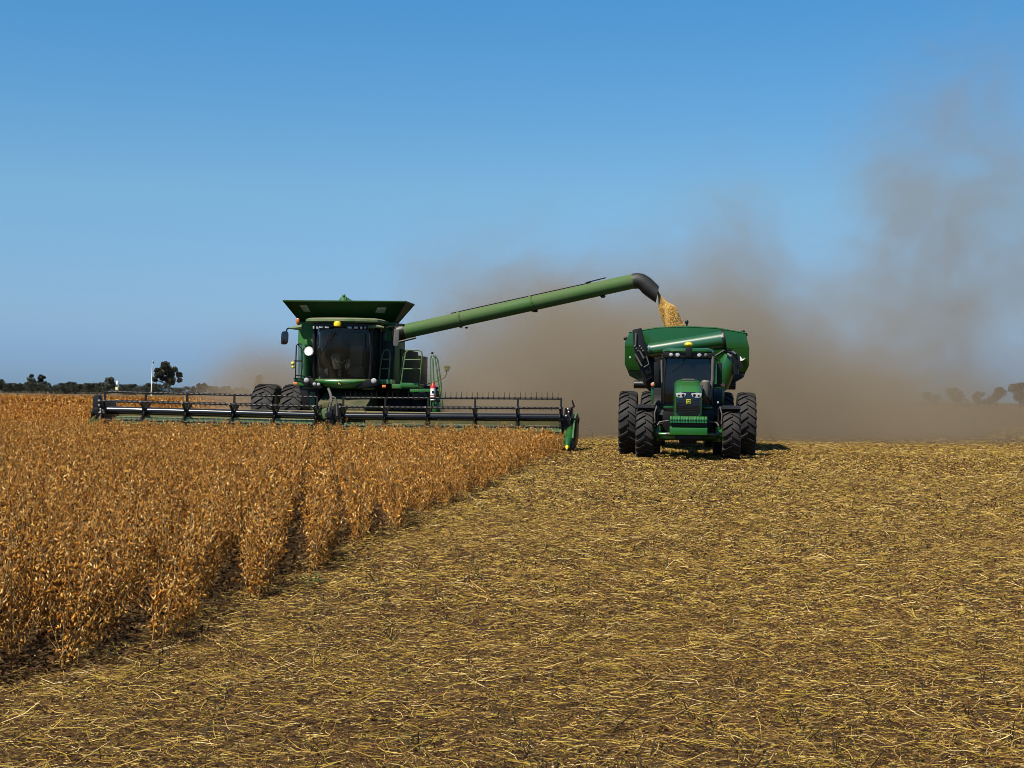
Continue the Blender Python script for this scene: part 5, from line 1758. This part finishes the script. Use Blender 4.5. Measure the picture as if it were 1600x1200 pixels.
# white pole with a dark flag
Y = 600
b0, t0 = U(236.3, 617, Y), U(238.2, 563, Y)
pole = thing('flag_pole', (b0.x, Y, 0), 'tall white pole with a dark flag on top, left of the tall gum tree', 'pole')
pm = MB()
pm.tube([(b0.x, Y, 0), (b0.x + (t0.x - b0.x) * 0.6, Y, t0.z * 0.6), (t0.x, Y, t0.z)], [0.24, 0.2, 0.09], 10)
pm.build('mast', M['white'], pole, smooth=True)
pm = MB()
pm.prism([(t0.x + 0.05, t0.z), (t0.x + 0.75, t0.z - 1.0), (t0.x + 0.05, t0.z - 1.5)], Y - 0.06, Y + 0.06)
pm.build('flag', M['black'], pole)
# white tank on a frame
b0 = U(183, 613, 680)
wtk = thing('water_tank', (b0.x, 680, 0), 'slim white tank above a yellow panel, standing among the hedge bushes', 'tank')
k_ = 680 / FPX
tm = MB()
z1 = U(183, 595, 680).z
tm.tube([(b0.x, 680, z1 - 1.7), (b0.x, 680, z1 - 0.5), (b0.x, 680, z1)], [0.62, 0.62, 0.3], 14)
tm.build('tank', M['white'], wtk, smooth=True, angle=40)
tm = MB()
for sx_ in (-0.45, 0.45):
    for sy_ in (-0.45, 0.45):
        tm.tube([(b0.x + sx_ * 1.2, 680 + sy_ * 1.2, 0), (b0.x + sx_, 680 + sy_, z1 - 1.6)], 0.06, 6)
tm.build('leg_frame', M['steel'], wtk)
tm = MB()
tm.box(b0.x - 0.55, b0.x + 0.55, 679.2, 679.4, z1 - 4.3, z1 - 2.9)
tm.build('panel', paint('pale_yellow_paint', (0.75, 0.66, 0.28), 0.5, 0, 0.05, 0.05), wtk, bevel=0.05)
# sheds far right in the dust
for (px, py, wpx, lab) in ((1441, 632.5, 18, 'longer pale shed roof faint in the dust at far right'), (1511, 632, 10, 'smaller pale shed faint in the dust below the round tree')):
    Y = 620
    b0 = U(px, py, Y)
    W = wpx * Y / FPX
    sh = thing('shed', (b0.x, Y, 0), lab, 'shed', 'pale sheds at the far right')
    s_ = MB()
    s_.box(b0.x - W / 2, b0.x + W / 2, Y, Y + 5, 0, 1.3)
    s_.build('wall', M['grey'], sh)
    s_ = MB()
    s_.prismx([(Y - 0.4, 1.3), (Y - 0.4, 1.4), (Y + 2.5, 2.5), (Y + 5.4, 1.4), (Y + 5.4, 1.3)], b0.x - W / 2 - 0.3, b0.x + W / 2 + 0.3)
    s_.build('roof', M['grey'], sh)
# fence at the far left end of the crop
Y = 430
f0, f1 = U(-30, 615, Y), U(330, 615, Y)
fen = thing('wire_fence', (f0.x, Y, 0), 'low post and wire fence between the crop and the far hedge', 'fence')
pm0 = MB()
pm0.box(f0.x - 0.09, f0.x + 0.09, Y - 0.09, Y + 0.09, 0, 1.3)
post = pm0.build('post', M['tan'], fen)
nf = 26
for k in range(1, nf):
    c = post.copy()
    COL.objects.link(c)
    c.parent = fen
    c.location = ((f1.x - f0.x) * k / (nf - 1), 0, 0)
pm0 = MB()
for z in (0.5, 0.9, 1.2):
    pm0.tube([(f0.x, Y - 0.1, z), (f1.x, Y - 0.1, z)], 0.012, 4)
pm0.build('wire', M['grey'], fen)

# ================================================================== DUST
def dust():
    x0, x1, y0, y1, z0, z1 = -48, 62, 53.5, 112, 0.02, 30
    mb = MB()
    mb.box(x0, x1, y0, y1, z0, z1)
    ob = mb.build('dust_cloud', None)
    m = bpy.data.materials.new('field_dust')
    m.use_nodes = True
    nt = m.node_tree
    nt.nodes.clear()
    out = N(nt, 'ShaderNodeOutputMaterial')
    pv = N(nt, 'ShaderNodeVolumePrincipled')
    pv.inputs['Color'].default_value = (0.42, 0.345, 0.245, 1)
    pv.inputs['Anisotropy'].default_value = 0.1
    nt.links.new(pv.outputs[0], out.inputs['Volume'])
    tc = N(nt, 'ShaderNodeTexCoord')
    sep = N(nt, 'ShaderNodeSeparateXYZ')
    nt.links.new(tc.outputs['Object'], sep.inputs[0])
    X, Y, Z = sep.outputs
    def gauss(s, c, r):
        a = math_n(nt, 'DIVIDE', math_n(nt, 'SUBTRACT', s, c), r)
        return math_n(nt, 'MULTIPLY', a, a)
    def smooth(s, a, b_):
        mr = N(nt, 'ShaderNodeMapRange', interpolation_type='SMOOTHSTEP')
        nt.links.new(s, mr.inputs[0])
        mr.inputs[1].default_value = a
        mr.inputs[2].default_value = b_
        return mr.outputs[0]
    deep = math_n(nt, 'MULTIPLY', smooth(Y, 53.6, 69), math_n(nt, 'SUBTRACT', 1.0, smooth(Y, 92, 111)))
    tot = None
    for (cx, rx, cz, rz, A) in (
        (-0.5, 13.0, -0.5, 3.6, 0.100),
        (-7.5, 5.4, 5.2, 4.0, 0.046),
        (-2.5, 4.5, 4.6, 3.6, 0.030),
        (2.7, 3.8, 7.2, 4.8, 0.029),
        (5.2, 5.4, 4.4, 3.8, 0.027),
        (12.4, 3.6, 8.6, 7.8, 0.029),
        (17.2, 3.6, 8.0, 7.4, 0.023),
        (14.0, 4.8, 15.5, 5.4, 0.014),
        (18.5, 12.5, 0.0, 3.4, 0.030),
        (24.0, 6.0, 7.0, 5.0, 0.014),
    ):
        gx = gauss(X, cx, rx)
        e = math_n(nt, 'ADD', math_n(nt, 'MULTIPLY', gx, gx) if rx > 9 else gx, gauss(Z, cz, rz))
        e = math_n(nt, 'MULTIPLY', math_n(nt, 'POWER', 2.71828, math_n(nt, 'MULTIPLY', e, -1.0)), A)
        tot = e if tot is None else math_n(nt, 'ADD', tot, e)
    tot = math_n(nt, 'MULTIPLY', tot, deep)
    # thin dust drifting past the ladder side of the combine
    e = math_n(nt, 'ADD', gauss(X, -7.6, 1.9), gauss(Z, 1.2, 1.9))
    e = math_n(nt, 'ADD', e, gauss(Y, 57.2, 2.4))
    e = math_n(nt, 'MULTIPLY', math_n(nt, 'POWER', 2.71828, math_n(nt, 'MULTIPLY', e, -1.0)), 0.16)
    tot = math_n(nt, 'ADD', tot, e)
    # the small plume rolling out on the other side, behind the doubled wheels
    e = math_n(nt, 'ADD', gauss(X, -18.0, 2.1), gauss(Z, 1.4, 2.2))
    e = math_n(nt, 'ADD', e, gauss(Y, 68.0, 5.0))
    e = math_n(nt, 'MULTIPLY', math_n(nt, 'POWER', 2.71828, math_n(nt, 'MULTIPLY', e, -1.0)), 0.20)
    tot = math_n(nt, 'ADD', tot, e)
    # ragged billows: thick cores fill in, thin rims break up
    nz = noise(nt, 0.19, 7, 0.68, vec=tc.outputs['Object'], dist=1.6)
    fill = math_n(nt, 'MULTIPLY', tot, 11.0, True)
    thr = math_n(nt, 'SUBTRACT', 0.60, math_n(nt, 'MULTIPLY', fill, 0.25))
    mr = N(nt, 'ShaderNodeMapRange', interpolation_type='SMOOTHSTEP')
    nt.links.new(math_n(nt, 'SUBTRACT', nz, thr), mr.inputs[0])
    mr.inputs[1].default_value = -0.13
    mr.inputs[2].default_value = 0.17
    mr.inputs[3].default_value = 0.02
    mr.inputs[4].default_value = 2.0
    den = math_n(nt, 'MULTIPLY', tot, mr.outputs[0])
    den = math_n(nt, 'MAXIMUM', math_n(nt, 'SUBTRACT', den, 0.0015), 0.0)
    nt.links.new(den, pv.inputs['Density'])
    ob.data.materials.append(m)
    tag(ob, 'brown dust cloud drifting up behind the combine and the cart', 'dust', kind='stuff')
dust()
